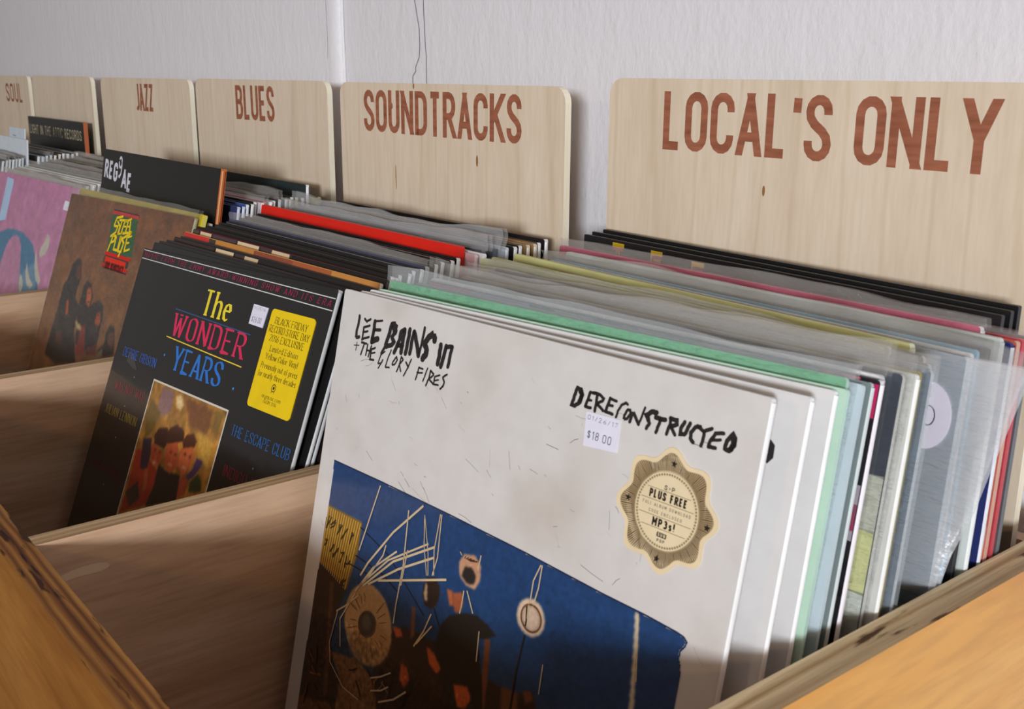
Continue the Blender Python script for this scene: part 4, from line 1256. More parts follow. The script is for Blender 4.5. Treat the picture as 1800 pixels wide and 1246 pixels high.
def put(x0, yl, yr, lean, *a, dz=0, roll=0, xmax=None, **k):
    z = zt(lean) + dz
    if xmax is not None:      # keep the lower right corner inside the compartment
        yaw = math.asin((yr - yl) / CW)
        if roll:
            x0 = min(x0, xmax - CW - .19 * math.sin(math.radians(roll)))
        else:
            x0 = min(x0, xmax - CW * math.cos(yaw) - math.sin(math.radians(lean)) * math.sin(max(0, yaw)) * CW)
    if roll:      # leaning over to the right on its lower right corner
        s = math.sin(math.radians(roll)) * CW
        x1 = x0 + CW + s
        c_ = math.cos(math.radians(roll))
        return record((x1 - CW * c_, yl, z + s), (x1, yr, z), lean, *a, **k)
    w = k.get('W', CW)
    h = k.get('H', CW)
    if h != CW:
        z = -.4425 + h * math.cos(math.radians(lean)) + dz
    dx = math.sqrt(max(1e-6, w * w - (yr - yl) ** 2))
    return record((x0, yl, z), (x0 + dx, yr, z), lean, *a, **k)


# ===== compartment of LOCAL'S ONLY
G = GROUPS[0]
M_GLOSS = printed('glossy_white_card', .4, .4, .55)
front = record((-.582, .3276, -.1341), (-.268, .3525, -.1341), 12.5, .0034, (220, 216, 213), (244, 244, 244), 'front white album with a blue photograph, black hand lettering and a scalloped tan sticker', G, art_white, M_GLOSS, (244, 244, 244))
def price(parent, q, l1, l2, label, ink=(60, 60, 78)):
    def art(f):
        (a0, b0), (a1, b1) = q[0], q[2]
        wd = a1 - a0
        hh = b0 - b1
        f.fills(text(l1, a0 + wd * .06, b0 - hh * .24, hh * .15, wd * .86, t=.10, gap=.22), ink)
        f.fills(text(l2, a0 + wd * .13, b1 + hh * .16, hh * .27, wd * .68, t=.10, gap=.2), ink)
    return sticker(parent, 'price_sticker', q, art, label=label, col=(232, 230, 246))


price(front, [(.2150, -.0288), (.2368, -.0282), (.2378, -.0440), (.2165, -.0458)], '01/26/17', '$18.00', 'small white price sticker')
SCX, SCY = .2722, -.0623


def lobed(scale, n=160, ph=4):
    o = []
    for k in range(n):
        t = 2 * math.pi * k / n
        r = scale * (.0270 + .0023 * math.cos(8 * (t - math.radians(ph)))) * (1.0 + .02 * math.cos(t - 3))
        o.append((SCX + r * math.cos(t), SCY + r * math.sin(t)))
    return o


def art_seal(f):
    ink = (96, 74, 48)
    inner = lobed(.915)
    f.fill(inner, (204, 178, 138))
    f.layer()
    for k in range(190):
        t = 2 * math.pi * k / 190
        p = inner[int(round(k * 160 / 190)) % 160]
        r0 = .0186
        f.fills(ribbon([(SCX + r0 * math.cos(t), SCY + r0 * math.sin(t)), (SCX + (p[0] - SCX) * .985, SCY + (p[1] - SCY) * .985)], .00034), (112, 88, 56))
    f.layer()
    f.fill(disc(SCX, SCY, .0180, 48), (232, 212, 174))
    f.layer()
    for k in range(72):
        t = 2 * math.pi * k / 72
        f.fill(disc(SCX + .0168 * math.cos(t), SCY + .0168 * math.sin(t), .0006, 6), (150, 128, 90))
    f.layer()
    f.fill(disc(SCX, SCY, .0158, 48), (236, 216, 178))
    f.layer()
    hd = lambda s, b, h, wd, t, gap=.2: f.fills(text(s, SCX, SCY + b, h, wd, t=t, gap=gap, centre=True), (40, 32, 24))
    hd('S>P', .0094, .0022, .0062, .17)
    hd('PLUS FREE', .0042, .0040, .0215, .23, .22)
    hd('FULL ALBUM DOWNLOAD', .0006, .0015, .0275, .12, .4)
    hd('CODE ENCLOSED', -.0025, .0015, .0190, .12, .4)
    hd('MP3s!', -.0082, .0040, .0130, .23, .22)
    f.fill(rrect(SCX - .0028, SCY - .0125, SCX + .0028, SCY - .0103, .0003), (48, 38, 28))
    for s, b, c in (('SUB', -.0121, (236, 216, 178)), ('POP', -.0148, (48, 38, 28))):
        f.k += .2
        f.fills(text(s, SCX, SCY + b, .0015, .0044, t=.2, gap=.3, centre=True), c)
    for b, hw in ((.0088, .0125), (.0034, .0152), (-.0036, .0152), (-.0088, .0128)):
        f.fills(ribbon([(SCX - hw, SCY + b), (SCX + hw, SCY + b)], .00022), ink)
    for a, b in ((0, .0222), (-.0226, 0), (.0232, -.0006), (-.0004, -.0226)):
        f.fill([(SCX + a + .0019 * (1 if k % 2 == 0 else .42) * math.sin(math.pi * k / 5 + .05), SCY + b + .0019 * (1 if k % 2 == 0 else .42) * math.cos(math.pi * k / 5 + .05)) for k in range(10)], (38, 30, 22))


sticker(front, 'promo_sticker', lobed(1.0), art_seal, label='scalloped tan download sticker', col=(236, 214, 174))

WH, OFF = (220, 218, 217), (222, 220, 216)
BK, DK = (30, 29, 30), (44, 42, 44)


def art_tick(f, m):
    f.paint(.0008, -.3142, .3142, -.0008, 4, 4, lambda A, B: np.ones(A.shape + (3,)) * np.array((219, 217, 216)))
    f.layer()
    f.fills(ribbon([(.2990, -.0230), (.3010, -.0247), (.3012, -.0290), (.2990, -.0318)], .0030), (40, 36, 36))


# left y, right y (of the top edge), lean, x, thickness, cover, edge, spine, words, extras
R0 = [
    (.3330, .3670, 12.3, -.5723, .0034, WH, (252, 252, 252), (252, 252, 252), 'white album with a black ink mark, directly behind the front white album', dict(art=art_tick)),
    (.3385, .3820, 12.0, -.5699, .0034, WH, (250, 250, 250), (252, 252, 252), 'white album, rearmost of the three alike at the front of its compartment', dict()),
    (.3435, .3870, 11.8, -.5671, .0030, (184, 214, 194), (196, 230, 216), None, 'mint green album with a thin edge behind three white albums', dict()),
    (.3550, .3920, 11.6, -.5720, .0028, (128, 186, 150), (190, 226, 210), None, 'sage green album in a glittering clear sleeve', dict(film=dict(rise=.0105, right=.004, seed=3, mt='H', amp=.0012), dz=.003)),
    (.3640, .3968, 11.3, -.5672, .0026, (196, 210, 218), (206, 220, 228), None, 'pale grey-blue album in a clear sleeve behind the green ones', dict()),
    (.3710, .4012, 11.0, -.5662, .0024, (120, 132, 132), (196, 204, 206), (206, 214, 214), 'dull grey album between green and pink-patterned albums', dict()),
    (.3780, .4062, 10.5, -.5652, .0032, (32, 30, 34), (244, 238, 244), (246, 240, 246), 'black album with hot pink and blue patches and a white spine', dict(art='pinkpatch')),
    (.3840, .4115, 10.0, -.5690, .0044, (238, 236, 236), (246, 246, 248), (248, 248, 250), 'thick white album behind the black and pink patterned one', dict(film=dict(rise=.0165, right=.003, seed=6, amp=.0006))),
    (.3943, .4185, 9.4, -.5625, .0028, (58, 68, 82), (214, 214, 206), None, 'slate blue album with pale yellow patches at its right side', dict(art='slate', film=dict(rise=.013, right=.004, seed=7, amp=.0006))),
    (.4010, .4225, 9.0, -.5585, .0030, (206, 206, 200), (240, 240, 236), (244, 244, 240), 'pale album with a white spine behind the slate blue one', dict()),
    (.4080, .4262, 8.6, -.5594, .0024, (150, 146, 96), (176, 164, 92), None, 'olive album with a thin mustard edge', dict(film=dict(rise=.010, right=.002, seed=9, amp=.0004))),
    (.4160, .4310, 8.1, -.5570, .0026, (88, 108, 128), (196, 206, 214), None, 'steel blue album beside a thin mustard-edged one', dict(film=dict(rise=.012, right=.002, seed=10, body='V', amp=.0004))),
    (.4240, .4346, 7.6, -.5600, .0020, (120, 150, 178), (190, 206, 220), None, 'sky blue album with its edge just showing', dict()),
    (.4312, .4373, 7.2, -.5620, .0020, (52, 54, 60), (206, 206, 206), None, 'charcoal album behind the sky blue one', dict()),
    (.4390, .4398, 6.8, -.5880, .0020, (206, 208, 130), (228, 228, 190), None, 'short strip of lime yellow album poking out at the left', dict(dz=.002)),
    (.4465, .4424, 6.4, -.5860, .0022, (198, 200, 140), (232, 230, 200), None, 'second lime yellow album, behind the short strip', dict(dz=.002)),
    (.4538, .4455, 6.0, -.5700, .0022, (40, 40, 42), (210, 210, 210), None, 'black album hidden in front of the tall pale yellow one', dict()),
    (.4620, .4505, 5.8, -.5800, .0040, (226, 226, 158), (240, 240, 206), (240, 240, 210), 'tall pale yellow album running the whole width of the row', dict(dz=.003)),
    (.4690, .4590, 5.6, -.5563, .0034, (120, 136, 152), (204, 214, 222), None, 'blue-grey album with a round white sticker in a crumpled sleeve flopping right', dict(film=dict(rise=.013, right=.0300, left=.002, seed=13, body='C', crumple=.0065, amp=.002), dot=True)),
    (.4745, .4660, 5.3, -.5581, .0026, (232, 232, 232), (248, 248, 248), None, 'white album just behind the crumpled plastic sleeve', dict()),
    (.4790, .4730, 5.0, -.5592, .0026, (96, 168, 204), (120, 186, 220), None, 'bright light blue album with a narrow edge', dict()),
    (.4835, .4800, 4.8, -.5580, .0034, (28, 28, 32), (36, 36, 40), None, 'grainy black album behind the light blue one', dict(film=dict(rise=.005, right=.001, seed=15, amp=.0006))),
    (.4885, .4860, 4.5, -.5552, .0034, (214, 222, 218), (226, 232, 228), (236, 240, 238), 'pale sage white album with a black square in its corner', dict(art='square', dz=.0045)),
    (.4940, .4920, 4.2, -.5685, .0034, (206, 104, 130), (246, 240, 242), (248, 244, 246), 'rose pink album in a tall clear sleeve', dict(film=dict(rise=.0075, right=.003, seed=17, amp=.0014), dz=.0065)),
    (.4995, .4975, 3.9, -.5555, .0028, (36, 46, 104), (40, 52, 120), (230, 232, 240), 'navy blue album with a dark blue edge', dict()),
    (.5055, .5025, 3.6, -.5552, .0036, (206, 96, 82), (216, 170, 150), None, 'red and orange album with a mottled edge', dict(art='warm')),
    (.5125, .5080, 3.3, -.5552, .0036, (206, 50, 66), (214, 70, 84), None, 'crimson album in a clear sleeve near the back of the row', dict(film=dict(rise=.004, right=.002, seed=19, amp=.001))),
    (.5195, .5140, 3.0, -.5552, .0034, (84, 90, 96), (110, 116, 120), None, 'grey album nearest the black dividers', dict()),
]
pinkpatch = art_rightbands([(196, 40, 96), (30, 28, 32), (160, 150, 160), (200, 60, 110), (26, 24, 30), (28, 26, 30), (206, 84, 150), (30, 28, 34), (226, 62, 50), (150, 140, 150), (196, 60, 130), (40, 66, 130), (96, 120, 170), (30, 44, 90)], 3)


def pink_top(f, m):
    pinkpatch(f, m)
    f.layer()
    rg = random.Random(2)
    a = .004
    while a < .30:
        wd = rg.uniform(.014, .04)
        f.fill([(a, -.012), (min(.313, a + wd), -.012), (min(.313, a + wd), -.0006), (a, -.0006)], rg.choice([(206, 52, 96), (36, 34, 40), (130, 140, 170), (60, 76, 120), (150, 150, 160)]))
        a += wd


def slate(f, m):
    f.fill([(.24, -.004), (.3145, -.004), (.3145, -.048), (.24, -.044)], (52, 58, 70))
    cols = [(190, 192, 176), (206, 208, 150), (196, 200, 190), (186, 194, 196)]
    b = -.05
    for k in range(8):
        h = .024 + .004 * (k % 3)
        f.fill([(.262 + .008 * math.sin(k * 2.1), b), (.3145, b + .003), (.3145, b - h), (.258, b - h + .002)], cols[k % 4])
        b -= h + .0016
    f.layer()
    f.fills([disc(.262, -.085 - .052 * k, .017, 16, .023) for k in range(4)], (72, 82, 96))


def square(f, m):
    f.fill([(.284, -.006), (.309, -.006), (.309, -.034), (.284, -.034)], (30, 30, 34))


def warm(f, m):
    rg = random.Random(6)
    f.fill([(.22, -.002), (.3145, -.002), (.3145, -.05), (.22, -.05)], (60, 62, 84))
    b = -.05
    while b > -.28:
        h = rg.uniform(.01, .03)
        f.fill([(.24, b), (.3145, b), (.3145, b - h), (.24, b - h)], rg.choice([(214, 120, 80), (206, 176, 160), (190, 96, 70), (222, 160, 120)]))
        b -= h


ARTS = dict(pinkpatch=pink_top, slate=slate, square=square, warm=warm)
BODY = {'V': M_VEIL, 'C': M_CRUMPLE}
FM = {'H': M_HAZE, 'C': M_CRUMPLE, None: M_FILM}


def row(lst, group, xmax=None):
    for k, (yl, yr, lean, x0, T, cov, edge, sp, words, ex) in enumerate(lst):
        a = ex.get('art')
        o = put(x0, yl, yr, lean, T, cov, edge, words, group, ARTS.get(a, a) if not callable(a) else a, ex.get('mt'), sp, dz=ex.get('dz', 0), roll=ex.get('roll', 0), xmax=xmax, W=ex.get('W', CW), H=ex.get('H', CW))
        fl = ex.get('film')
        if fl:
            fl = dict(fl)
            film(o, T + 0, mt=FM[fl.pop('mt', None)], body=BODY.get(fl.pop('body', None)), **fl)
        if ex.get('dot'):
            def dart(f):
                f.fills(ribbon(disc(.301, -.031, .0035, 16, .0048) + [disc(.301, -.031, .0035, 16, .0048)[0]], .0006), (40, 40, 60))
            sticker(o, 'round_sticker', disc(.3000, -.031, .0125, 28, .0165), dart, lift=.0012, label='round white sticker with a drawn ring', col=(226, 218, 232))


row(R0, G, -.2402)


def divider(x0, y, lean, W, H, T, face, edge, label, art=None, cat='divider card', name='divider_card', ztop=None, mt=None, group=None, yaw=0):
    m = jacket(T, face, edge, art, mt or M_PLASTIC, W, H, .0008)
    o = m.build(name)
    zz = (-.4425 + H * math.cos(math.radians(lean)) + .0004) if ztop is None else ztop
    o.matrix_world = pose_matrix((x0, y, zz), (x0 + W * math.cos(yaw), y + W * math.sin(yaw), zz), lean, H)
    tag(o, label, cat, group)
    return o


def art_te(f, m):
    for s, a, b, h, wd, c1, c2 in (('T', .029, -.0142, .0125, .0205, (246, 206, 30), (206, 44, 30)), ('E', .072, -.0146, .0125, .0170, (246, 206, 30), (206, 44, 30)), ('E', .112, -.0165, .0125, .0170, (246, 206, 30), (206, 44, 30))):
        f.fills(text(s, a, b, h, wd, t=.26), c1)
        f.k += .3
        f.fills(text(s, a + .0018, b - .001, h * .8, wd * .8, t=.20), c2)


gb = 'black dividers under the rightmost wooden board'
divider(-.5905, .5375, 2.6, .3335, .3222, .003, (34, 33, 35), (40, 40, 42), 'black divider with yellow and red letter tops below the rightmost wooden board', art_te, group=gb, yaw=-.055)
divider(-.5895, .5445, 2.2, .3335, .3236, .003, (28, 28, 30), (40, 40, 42), 'black divider, middle of three below the rightmost wooden board', group=gb, yaw=-.055)
divider(-.5850, .5515, 1.4, .3290, .3250, .003, (26, 26, 28), (36, 36, 38), 'tallest black divider, leaning on the rightmost wooden board', group=gb, yaw=-.055)

# ===== compartment of SOUNDTRACKS
G = GROUPS[1]
o = record((-.9415, .329, -.1549), (-.6262, .3484, -.1448), 22, .0034, (24, 23, 24), (206, 206, 206), 'black album with a yellow, red and blue title, a yellow sticker and a snapshot', G, art_wonder, M_SHRINK, (190, 190, 192))
wy = o
price(wy, [(.2120, -.0236), (.2333, -.0240), (.2322, -.0393), (.2118, -.0388)], '11/25/16', '$26.00', 'small white price sticker', (110, 108, 120))


def art_yellow(f):
    ink = (64, 54, 14)
    cx = .2694
    for s, b, h, wd in (('BLACK FRIDAY', -.0335, .0048, .044), ('RECORD STORE DAY', -.0400, .0048, .054), ('2016 EXCLUSIVE', -.0465, .0048, .047), ('Limited Edition', -.0535, .0042, .038), ('Yellow Color Vinyl', -.0596, .0042, .044),
                        ('Previously out of press', -.0665, .0042, .050), ('for nearly three decades', -.0726, .0042, .052), ('orgmusic.com', -.0865, .0030, .026), ('ORGM-2016', -.0900, .0026, .018)):
        f.fills(text(s, cx, b, h, wd, t=.13, serif=True, gap=.10, centre=True), ink)
    f.fills(ribbon(disc(cx, -.0778, .0026, 16, .0026) + [disc(cx, -.0778, .0026, 16)[0]], .0007), ink)
    f.fill(disc(cx, -.0778, .0013, 12), ink)
    f.fills(ribbon([(cx - .0016, -.0800), (cx - .0022, -.0818)], .0005) + ribbon([(cx + .0016, -.0800), (cx + .0022, -.0818)], .0005), ink)


sticker(wy, 'promo_sticker', rrect(.2397, -.0958, .2988, -.0233, .0034), art_yellow, label='yellow rounded promo sticker', col=(244, 208, 20), lift=.0007)

beige = art_topstrip([(.002, .25, (64, 48, 46)), (.26, .36, (226, 200, 160)), (.37, .42, (70, 54, 54)), (.42, .49, (214, 186, 150)), (.5, 1, (40, 34, 32))], .016)
beige2 = art_topstrip([(.002, .04, (90, 70, 60)), (.05, .12, (222, 196, 160)), (.13, .27, (80, 62, 70)), (.28, .40, (226, 200, 164)), (.41, .47, (70, 56, 60)), (.47, .56, (216, 190, 156)), (.57, 1, (34, 30, 30))], .02)


def orange(f, m):
    art_topstrip([(.0015, .16, (214, 30, 24)), (.16, .20, (60, 44, 30)), (.20, .42, (206, 136, 50)), (.42, .62, (150, 70, 40)), (.62, .80, (176, 92, 46)), (.80, .996, (206, 140, 64))], .03)(f, m)
    f.layer()
    f.fill([(.50 * CW, -.0125), (.92 * CW, -.0125), (.92 * CW, -.0195), (.50 * CW, -.0195)], (222, 40, 22))


ydash = lambda f, m: f.fills([[(.13 + .004 * k, -.0055), (.1325 + .004 * k, -.0055), (.1325 + .004 * k, -.0045), (.13 + .004 * k, -.0045)] for k in range(22)], (190, 160, 50))
GREY = (214, 212, 210)
R1 = [
    (.3358, .3546, 21.6, -.9340, .0032, BK, (196, 196, 196), (204, 204, 206), 'black album directly behind the one with the yellow sticker', dict(mt=M_SHRINK)),
    (.3408, .3586, 21.2, -.9350, .0032, BK, (190, 190, 190), (198, 198, 200), 'second black album behind the one with the yellow sticker', dict(mt=M_SHRINK)),
    (.3463, .3636, 20.8, -.9320, .0024, (40, 26, 26), (120, 60, 60), None, 'dark album with a dull red edge behind the black shrink-wrapped ones', dict(mt=M_SHRINK)),
    (.3530, .3680, 20.2, -.9300, .0030, (44, 36, 34), (200, 190, 180), None, 'dark album with beige photo pieces along its top', dict(art=beige, dz=.001)),
    (.3582, .3717, 19.6, -.9290, .0023, (36, 32, 28), (190, 186, 180), None, 'black album with a row of small yellow print', dict(art=ydash, mt=M_SHRINK)),
    (.3640, .3756, 19.0, -.9330, .0027, (206, 140, 64), (238, 226, 206), (244, 236, 220), 'orange and brown album with a red stripe on its top edge', dict(art=orange, dz=.002, mt=M_SHRINK)),
    (.3700, .3801, 18.2, -.9280, .0030, (60, 44, 42), (222, 216, 210), None, 'brown-black album with cut-out beige shapes at its upper left', dict(art=beige2, dz=.003)),
    (.3758, .3840, 17.4, -.9330, .0034, (28, 26, 27), (236, 232, 232), (246, 244, 244), 'black album with a thin red line along its top', dict(art=art_rule((200, 30, 44), -.0035, .0020), dz=.003)),
    (.3815, .3885, 16.6, -.9350, .0036, (34, 31, 30), (240, 240, 240), (250, 250, 250), 'black album with a white spine just behind the red-lined one', dict()),
    (.3870, .3935, 16.0, -.9380, .0032, (40, 37, 34), (236, 236, 236), (248, 248, 248), 'first of four plain black albums behind the red-lined one', dict(art=art_rule((70, 66, 60), -.002, .0008))),
    (.3925, .3985, 15.2, -.9330, .0032, (36, 33, 32), (232, 232, 232), (248, 248, 248), 'second of four plain black albums behind the red-lined one', dict(art=art_rule((90, 84, 76), -.002, .0006))),
    (.3980, .4035, 14.5, -.9360, .0032, (32, 30, 30), (240, 240, 240), (250, 250, 250), 'third of four plain black albums behind the red-lined one', dict()),
    (.4035, .4085, 13.8, -.9330, .0034, (30, 30, 36), (240, 240, 240), (250, 250, 250), 'fourth of four plain black albums behind the red-lined one', dict(art=art_rule((120, 118, 116), -.0015, .0006))),
    (.4095, .4140, 13.0, -.9350, .0036, (66, 66, 96), (226, 232, 230), None, 'dusky violet-blue album in a frosted clear sleeve', dict(film=dict(rise=.009, right=.004, seed=31, amp=.0022))),
    (.4160, .4200, 12.0, -.9320, .0030, (34, 32, 32), (238, 238, 238), (250, 250, 250), 'black album behind the frosted sleeve, first of four before the scarlet one', dict(art=art_rule((150, 146, 140), -.0012, .0006))),
    (.4220, .4260, 11.2, -.9330, .0032, (36, 34, 33), (240, 240, 240), (250, 250, 250), 'black album behind the frosted sleeve, second of four before the scarlet one', dict()),
    (.4285, .4325, 10.4, -.9300, .0032, (32, 31, 31), (240, 240, 240), (252, 252, 252), 'black album behind the frosted sleeve, third of four before the scarlet one', dict(art=art_rule((160, 156, 150), -.0012, .0006))),
    (.4345, .4390, 9.6, -.9320, .0034, (30, 29, 29), (244, 244, 244), (252, 252, 252), 'black album directly in front of the scarlet one', dict()),
    (.4430, .4460, 8.7, -.9400, .0062, (226, 34, 18), (226, 40, 26), None, 'thick scarlet red album', dict(dz=.006)),
    (.4515, .4535, 8.2, -.9300, .0032, (226, 190, 196), (240, 226, 228), (236, 210, 214), 'pink and white album right behind the scarlet one', dict()),
    (.4570, .4590, 7.8, -.9280, .0038, (238, 236, 236), (252, 252, 252), (252, 252, 252), 'white album behind the scarlet one', dict()),
    (.4640, .4665, 7.2, -.9390, .0036, (74, 80, 92), (110, 120, 132), None, 'dark album in a tall baggy clear sleeve, the front one of two', dict(film=dict(rise=.013, right=.007, seed=33, crumple=.002, mt='H', amp=.002))),
    (.4730, .4760, 6.4, -.9380, .0036, (60, 66, 78), (90, 100, 116), None, 'dark album in a tall baggy clear sleeve, the rear one of two', dict(film=dict(rise=.017, right=.008, seed=35, crumple=.002, mt='H', amp=.0022))),
    (.4810, .4840, 5.6, -.9330, .0032, (196, 204, 216), (216, 222, 232), (226, 230, 238), 'pale blue-white album behind the two baggy sleeves', dict()),
    (.4865, .4895, 5.1, -.9300, .0034, BK, (244, 244, 244), (250, 250, 250), 'first black album behind the two baggy sleeves', dict()),
    (.4920, .4950, 4.6, -.9310, .0034, BK, (240, 240, 240), (248, 248, 248), 'second black album behind the two baggy sleeves', dict(art=art_rule((150, 110, 60), -.002, .002))),
    (.4980, .5010, 4.1, -.9290, .0034, (150, 118, 76), (226, 214, 190), (240, 232, 214), 'tan album, front one of two near the SOUNDTRACKS board', dict()),
    (.5040, .5070, 3.6, -.9280, .0034, (164, 130, 88), (230, 218, 196), (244, 238, 226), 'tan album, rear one of two near the SOUNDTRACKS board', dict()),
    (.5100, .5125, 3.0, -.9300, .0032, (34, 32, 32), (240, 240, 240), (250, 250, 250), 'black album next to the last in front of the SOUNDTRACKS board', dict(art=art_rule((170, 130, 80), -.001, .0012))),
    (.5165, .5185, 2.4, -.9290, .0034, (34, 27, 28), (240, 240, 240), (250, 250, 250), 'black-brown album leaning against the SOUNDTRACKS board', dict(dz=.002)),
]
row(R1, G, -.6098)

# ===== compartment of BLUES
G = GROUPS[2]
sp_ = record((-1.2995, .375, -.1415), (-.9860, .3951, -.1381), 20, .0036, (140, 88, 42), (206, 196, 120), 'brown album with four dark figures and a green and yellow title block', G, art_brown, M_CARD, (200, 196, 170))
film(sp_, .0036, .0125, right=.004, left=.003, seed=41, mt=M_THIN, amp=.0010)
row([(.3840, .4022, 19.4, -1.2940, .0040, (222, 200, 36), (226, 212, 110), None, 'yellow album whose top edge shows behind the brown one', dict(dz=.0095)),
     (.3895, .4060, 18.6, -1.2920, .0034, (96, 88, 80), (200, 196, 190), None, 'drab album between the yellow-edged one and the black lettered divider', dict())], G)


def art_reggae(f, m):
    c = (226, 226, 238)
    for s, a, b, h, wd in (('R', .008, -.0330, .0215, .0130), ('E', .0245, -.0340, .0215, .0115), ('G', .0395, -.0355, .0220, .0135), ('A', .0680, -.0405, .0210, .0170), ('E', .0870, -.0440, .0215, .0120)):
        f.fills(text(s, a, b, h, wd, t=.20), c)
    f.fills(ribbon([(.0602 + .0044 * math.cos(math.radians(q)), -.0125 + .0058 * math.sin(math.radians(q))) for q in np.linspace(-190, 150, 16)], .0028), c)
    f.fills(ribbon([(.0646, -.0115), (.0652, -.0180), (.0640, -.0250), (.0605, -.0290), (.0570, -.0280)], .0030), c)


rd = divider(-1.3185, .4236, 11, .336, .3560, .0060, (28, 26, 25), (206, 110, 54), 'tall black divider lettered REGGAE with an orange wooden edge', art_reggae, ztop=-.0935)
m = MB()
m.box((.3358, .0012, .004), (.3366, .0024, .354), M_PLASTIC, lin((236, 190, 140)))
m.box((.3358, .0044, .004), (.3366, .0050, .354), M_PLASTIC, lin((120, 50, 24)))
m.build('edge_stripe', rd)['label'] = 'pale and dark ply lines on the orange edge'
rng = random.Random(77)


def packed(n, y0, y1, d0, d1, l0, l1, x0, jit, cols, T, group, words, spines=True, dzs=0, filmp=0.0):
    """n records packed front to back, each with its own colours"""
    for k in range(n):
        t = k / max(1, n - 1)
        yl = y0 + (y1 - y0) * t
        dd = d0 + (d1 - d0) * t
        cov, edge, wd = cols[k % len(cols)] if isinstance(cols, list) else cols(k)
        o = put(x0 + rng.uniform(-jit, jit), yl, yl + dd, l0 + (l1 - l0) * t, T, cov, edge, words(k, wd), group, None, None, edge if spines else None, dz=rng.uniform(0, dzs))
        if rng.random() < filmp:
            film(o, T, rise=rng.uniform(.006, .012), right=.003, seed=100 + k, amp=.001)


NEXT = lambda k: ORD[k]
C2 = [((60, 66, 110), (206, 214, 236), 'violet-blue'), ((36, 52, 110), (214, 222, 240), 'royal blue'), ((70, 100, 170), (236, 240, 248), 'mid blue'), ((30, 30, 34), (236, 236, 236), 'black'), ((38, 36, 40), (226, 230, 226), 'black'),
      ((214, 206, 214), (246, 240, 244), 'white'), ((206, 60, 90), (246, 200, 206), 'cherry red'), ((216, 214, 220), (248, 246, 248), 'white'), ((200, 196, 190), (244, 244, 240), 'pale grey'), ((36, 34, 34), (232, 232, 230), 'black'),
      ((44, 42, 42), (224, 224, 220), 'black'), ((156, 134, 104), (236, 232, 220), 'sand brown'), ((34, 34, 34), (240, 240, 240), 'black'), ((60, 50, 40), (220, 206, 150), 'dark brown'), ((40, 40, 38), (240, 240, 236), 'black')]
packed(15, .4310, .5030, .006, .004, 9.5, 3.2, -1.2985, .004, C2, .0034, G, lambda k, w: f'{w} album, {NEXT(k)} in the row behind the black REGGAE divider', True, .002, .12)
put(-1.2970, .5085, .5125, 2.6, .0034, (40, 52, 52), (240, 242, 246), 'dark green-black album standing higher than its neighbours before the BLUES board', G, None, None, (248, 248, 250), dz=.013)
bump_card = divider(-1.30, .0, 0, .25, .018, .10, BK, BK, 'x') if False else None
put(-1.2880, .5145, .5180, 2.2, .0034, (190, 186, 70), (226, 226, 130), 'yellow-edged album second from the BLUES board', G, None, None, (236, 236, 160))
put(-1.2925, .5200, .5230, 1.8, .0034, (90, 80, 76), (246, 246, 246), 'drab album leaning on the BLUES board', G, None, None, (250, 250, 250))

# ===== compartment of JAZZ
G = GROUPS[3]
pk = record((-1.6590, .3835, -.1425), (-1.3445, .3995, -.1425), 18, .0034, (224, 150, 196), (236, 220, 232), 'pink album with a big blue rounded letter and cream leaf shapes', G, art_pink, M_CARD, (240, 226, 236))
film(pk, .0034, .009, right=.003, left=.002, seed=51, mt=M_FILM)
sticker(pk, 'promo_sticker', [(.040, -.0055), (.0660, -.0070), (.0675, -.0120), (.0667, -.0640), (.040, -.0690)], lambda f: None, label='pale blue paper sticker', col=(178, 204, 232))
price(pk, [(.2724, -.0180), (.3000, -.0185), (.3000, -.0300), (.2710, -.0295)], '01/26/17', '$20.00', 'small white price sticker', (206, 204, 214))
C3 = [((216, 214, 212), (246, 246, 246), 'white'), ((206, 204, 200), (240, 240, 238), 'white'), ((222, 220, 218), (248, 248, 248), 'white'), ((196, 194, 190), (240, 240, 238), 'pale grey'), ((170, 168, 160), (230, 230, 226), 'grey'), ((58, 54, 50), (220, 220, 216), 'dark'),
      ((60, 56, 48), (214, 210, 200), 'dark'), ((150, 60, 50), (226, 190, 180), 'brick red'), ((100, 96, 90), (226, 226, 222), 'grey'), ((64, 60, 60), (224, 224, 224), 'dark'), ((170, 160, 146), (236, 234, 230), 'pale tan'), ((120, 104, 80), (230, 226, 216), 'brown')]
packed(17, .3950, .5120, .012, .003, 17.0, 2.4, -1.6600, .004, lambda k: C3[min(k, 4)] if k < 5 else C3[5 + (k - 5) % 7], .0040, G, lambda k, w: f'{w} album, {NEXT(k)} in the row behind the pink album', True, .002, .2)

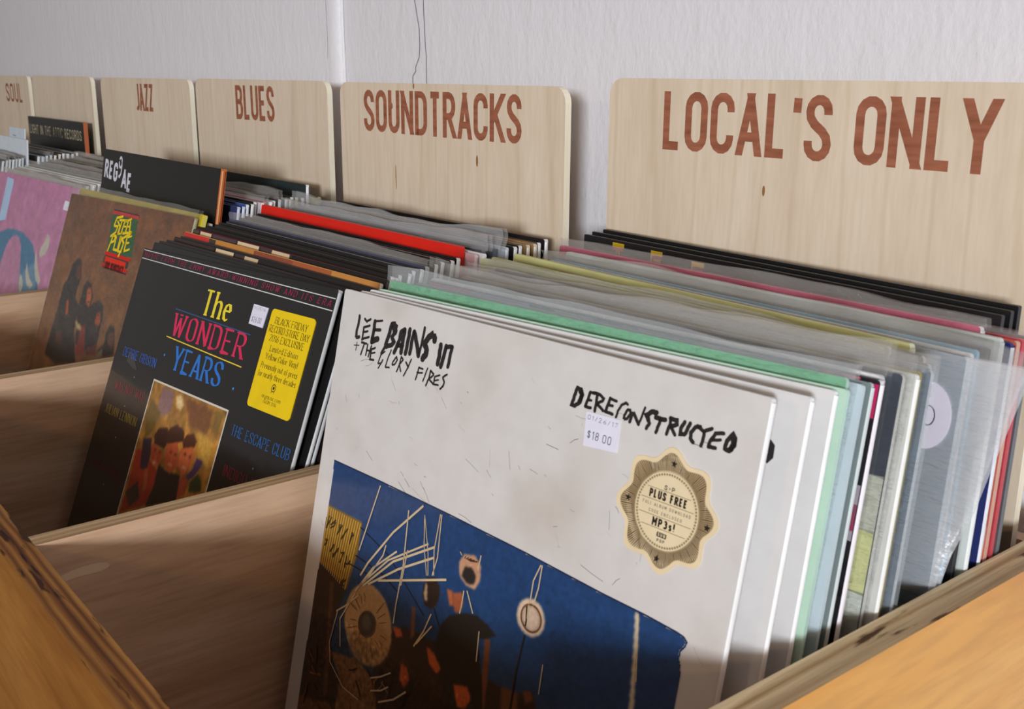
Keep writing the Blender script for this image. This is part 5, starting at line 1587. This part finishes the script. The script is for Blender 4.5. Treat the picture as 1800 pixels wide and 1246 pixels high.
# ===== compartment with the plain board
G = GROUPS[4]
C4 = [((60, 56, 50), (232, 236, 240), 'black'), ((176, 200, 214), (206, 222, 232), 'light blue'), ((40, 44, 70), (226, 232, 238), 'navy'), ((150, 160, 160), (232, 236, 238), 'grey'), ((34, 34, 36), (238, 240, 242), 'black'), ((120, 90, 60), (230, 226, 216), 'brown'), ((46, 40, 60), (240, 240, 242), 'black'), ((210, 206, 200), (246, 246, 248), 'white'), ((30, 30, 32), (240, 240, 240), 'black')]
packed(9, .4460, .4960, .003, .002, 6.5, 3.0, -2.0240, .003, C4, .0038, G, lambda k, w: f'{w} album, {NEXT(k)} behind the translucent card left of the JAZZ records', True, .002, .1)
packed(7, .3970, .4240, .003, .003, 11.0, 8.0, -2.0260, .003, [((100, 100, 100), (216, 222, 226), 'grey'), ((50, 50, 52), (220, 224, 228), 'dark grey'), ((170, 174, 176), (232, 236, 238), 'pale grey')], .0036, G, lambda k, w: f'{w} album, {NEXT(k)} of those in front of the translucent card at the far left', True, .001, .6)
cd = divider(-2.0300, .4355, 5, .325, .340, .0022, (214, 222, 230), (236, 240, 244), 'translucent white divider card at the far left edge', None, ztop=-.1035, mt=M_PAPER)


def art_tab(f, m):
    for k in range(3):
        f.fills(ribbon([(.020 + .003 * k, -.012 - .006 * k), (.038 + .003 * k, -.0125 - .006 * k)], .0014), (130, 138, 150))


divider(-1.815, .4405, 5, .085, .356, .0018, (206, 214, 224), (224, 230, 236), 'small grey-blue label tab sticking up behind the translucent card', art_tab, 'label tab', 'label_tab', ztop=-.0885, mt=M_PAPER)
put(-2.0260, .5030, .5060, 2.6, .0036, (150, 146, 140), (236, 236, 236), 'grey sleeve top right under the small gold-lettered divider', G, None, None, (240, 240, 240), dz=.002)


def art_attic(f, m):
    f.fills(text('LIGHT IN THE ATTIC RECORDS', .008, -.0285, .0155, .286, t=.12, gap=.16), (196, 184, 150))


la = divider(-2.030, .5250, 1.2, .306, .3660, .0065, (26, 26, 24), (196, 110, 74), 'small black divider with gold lettering and a coppery edge', art_attic, ztop=-.0820)
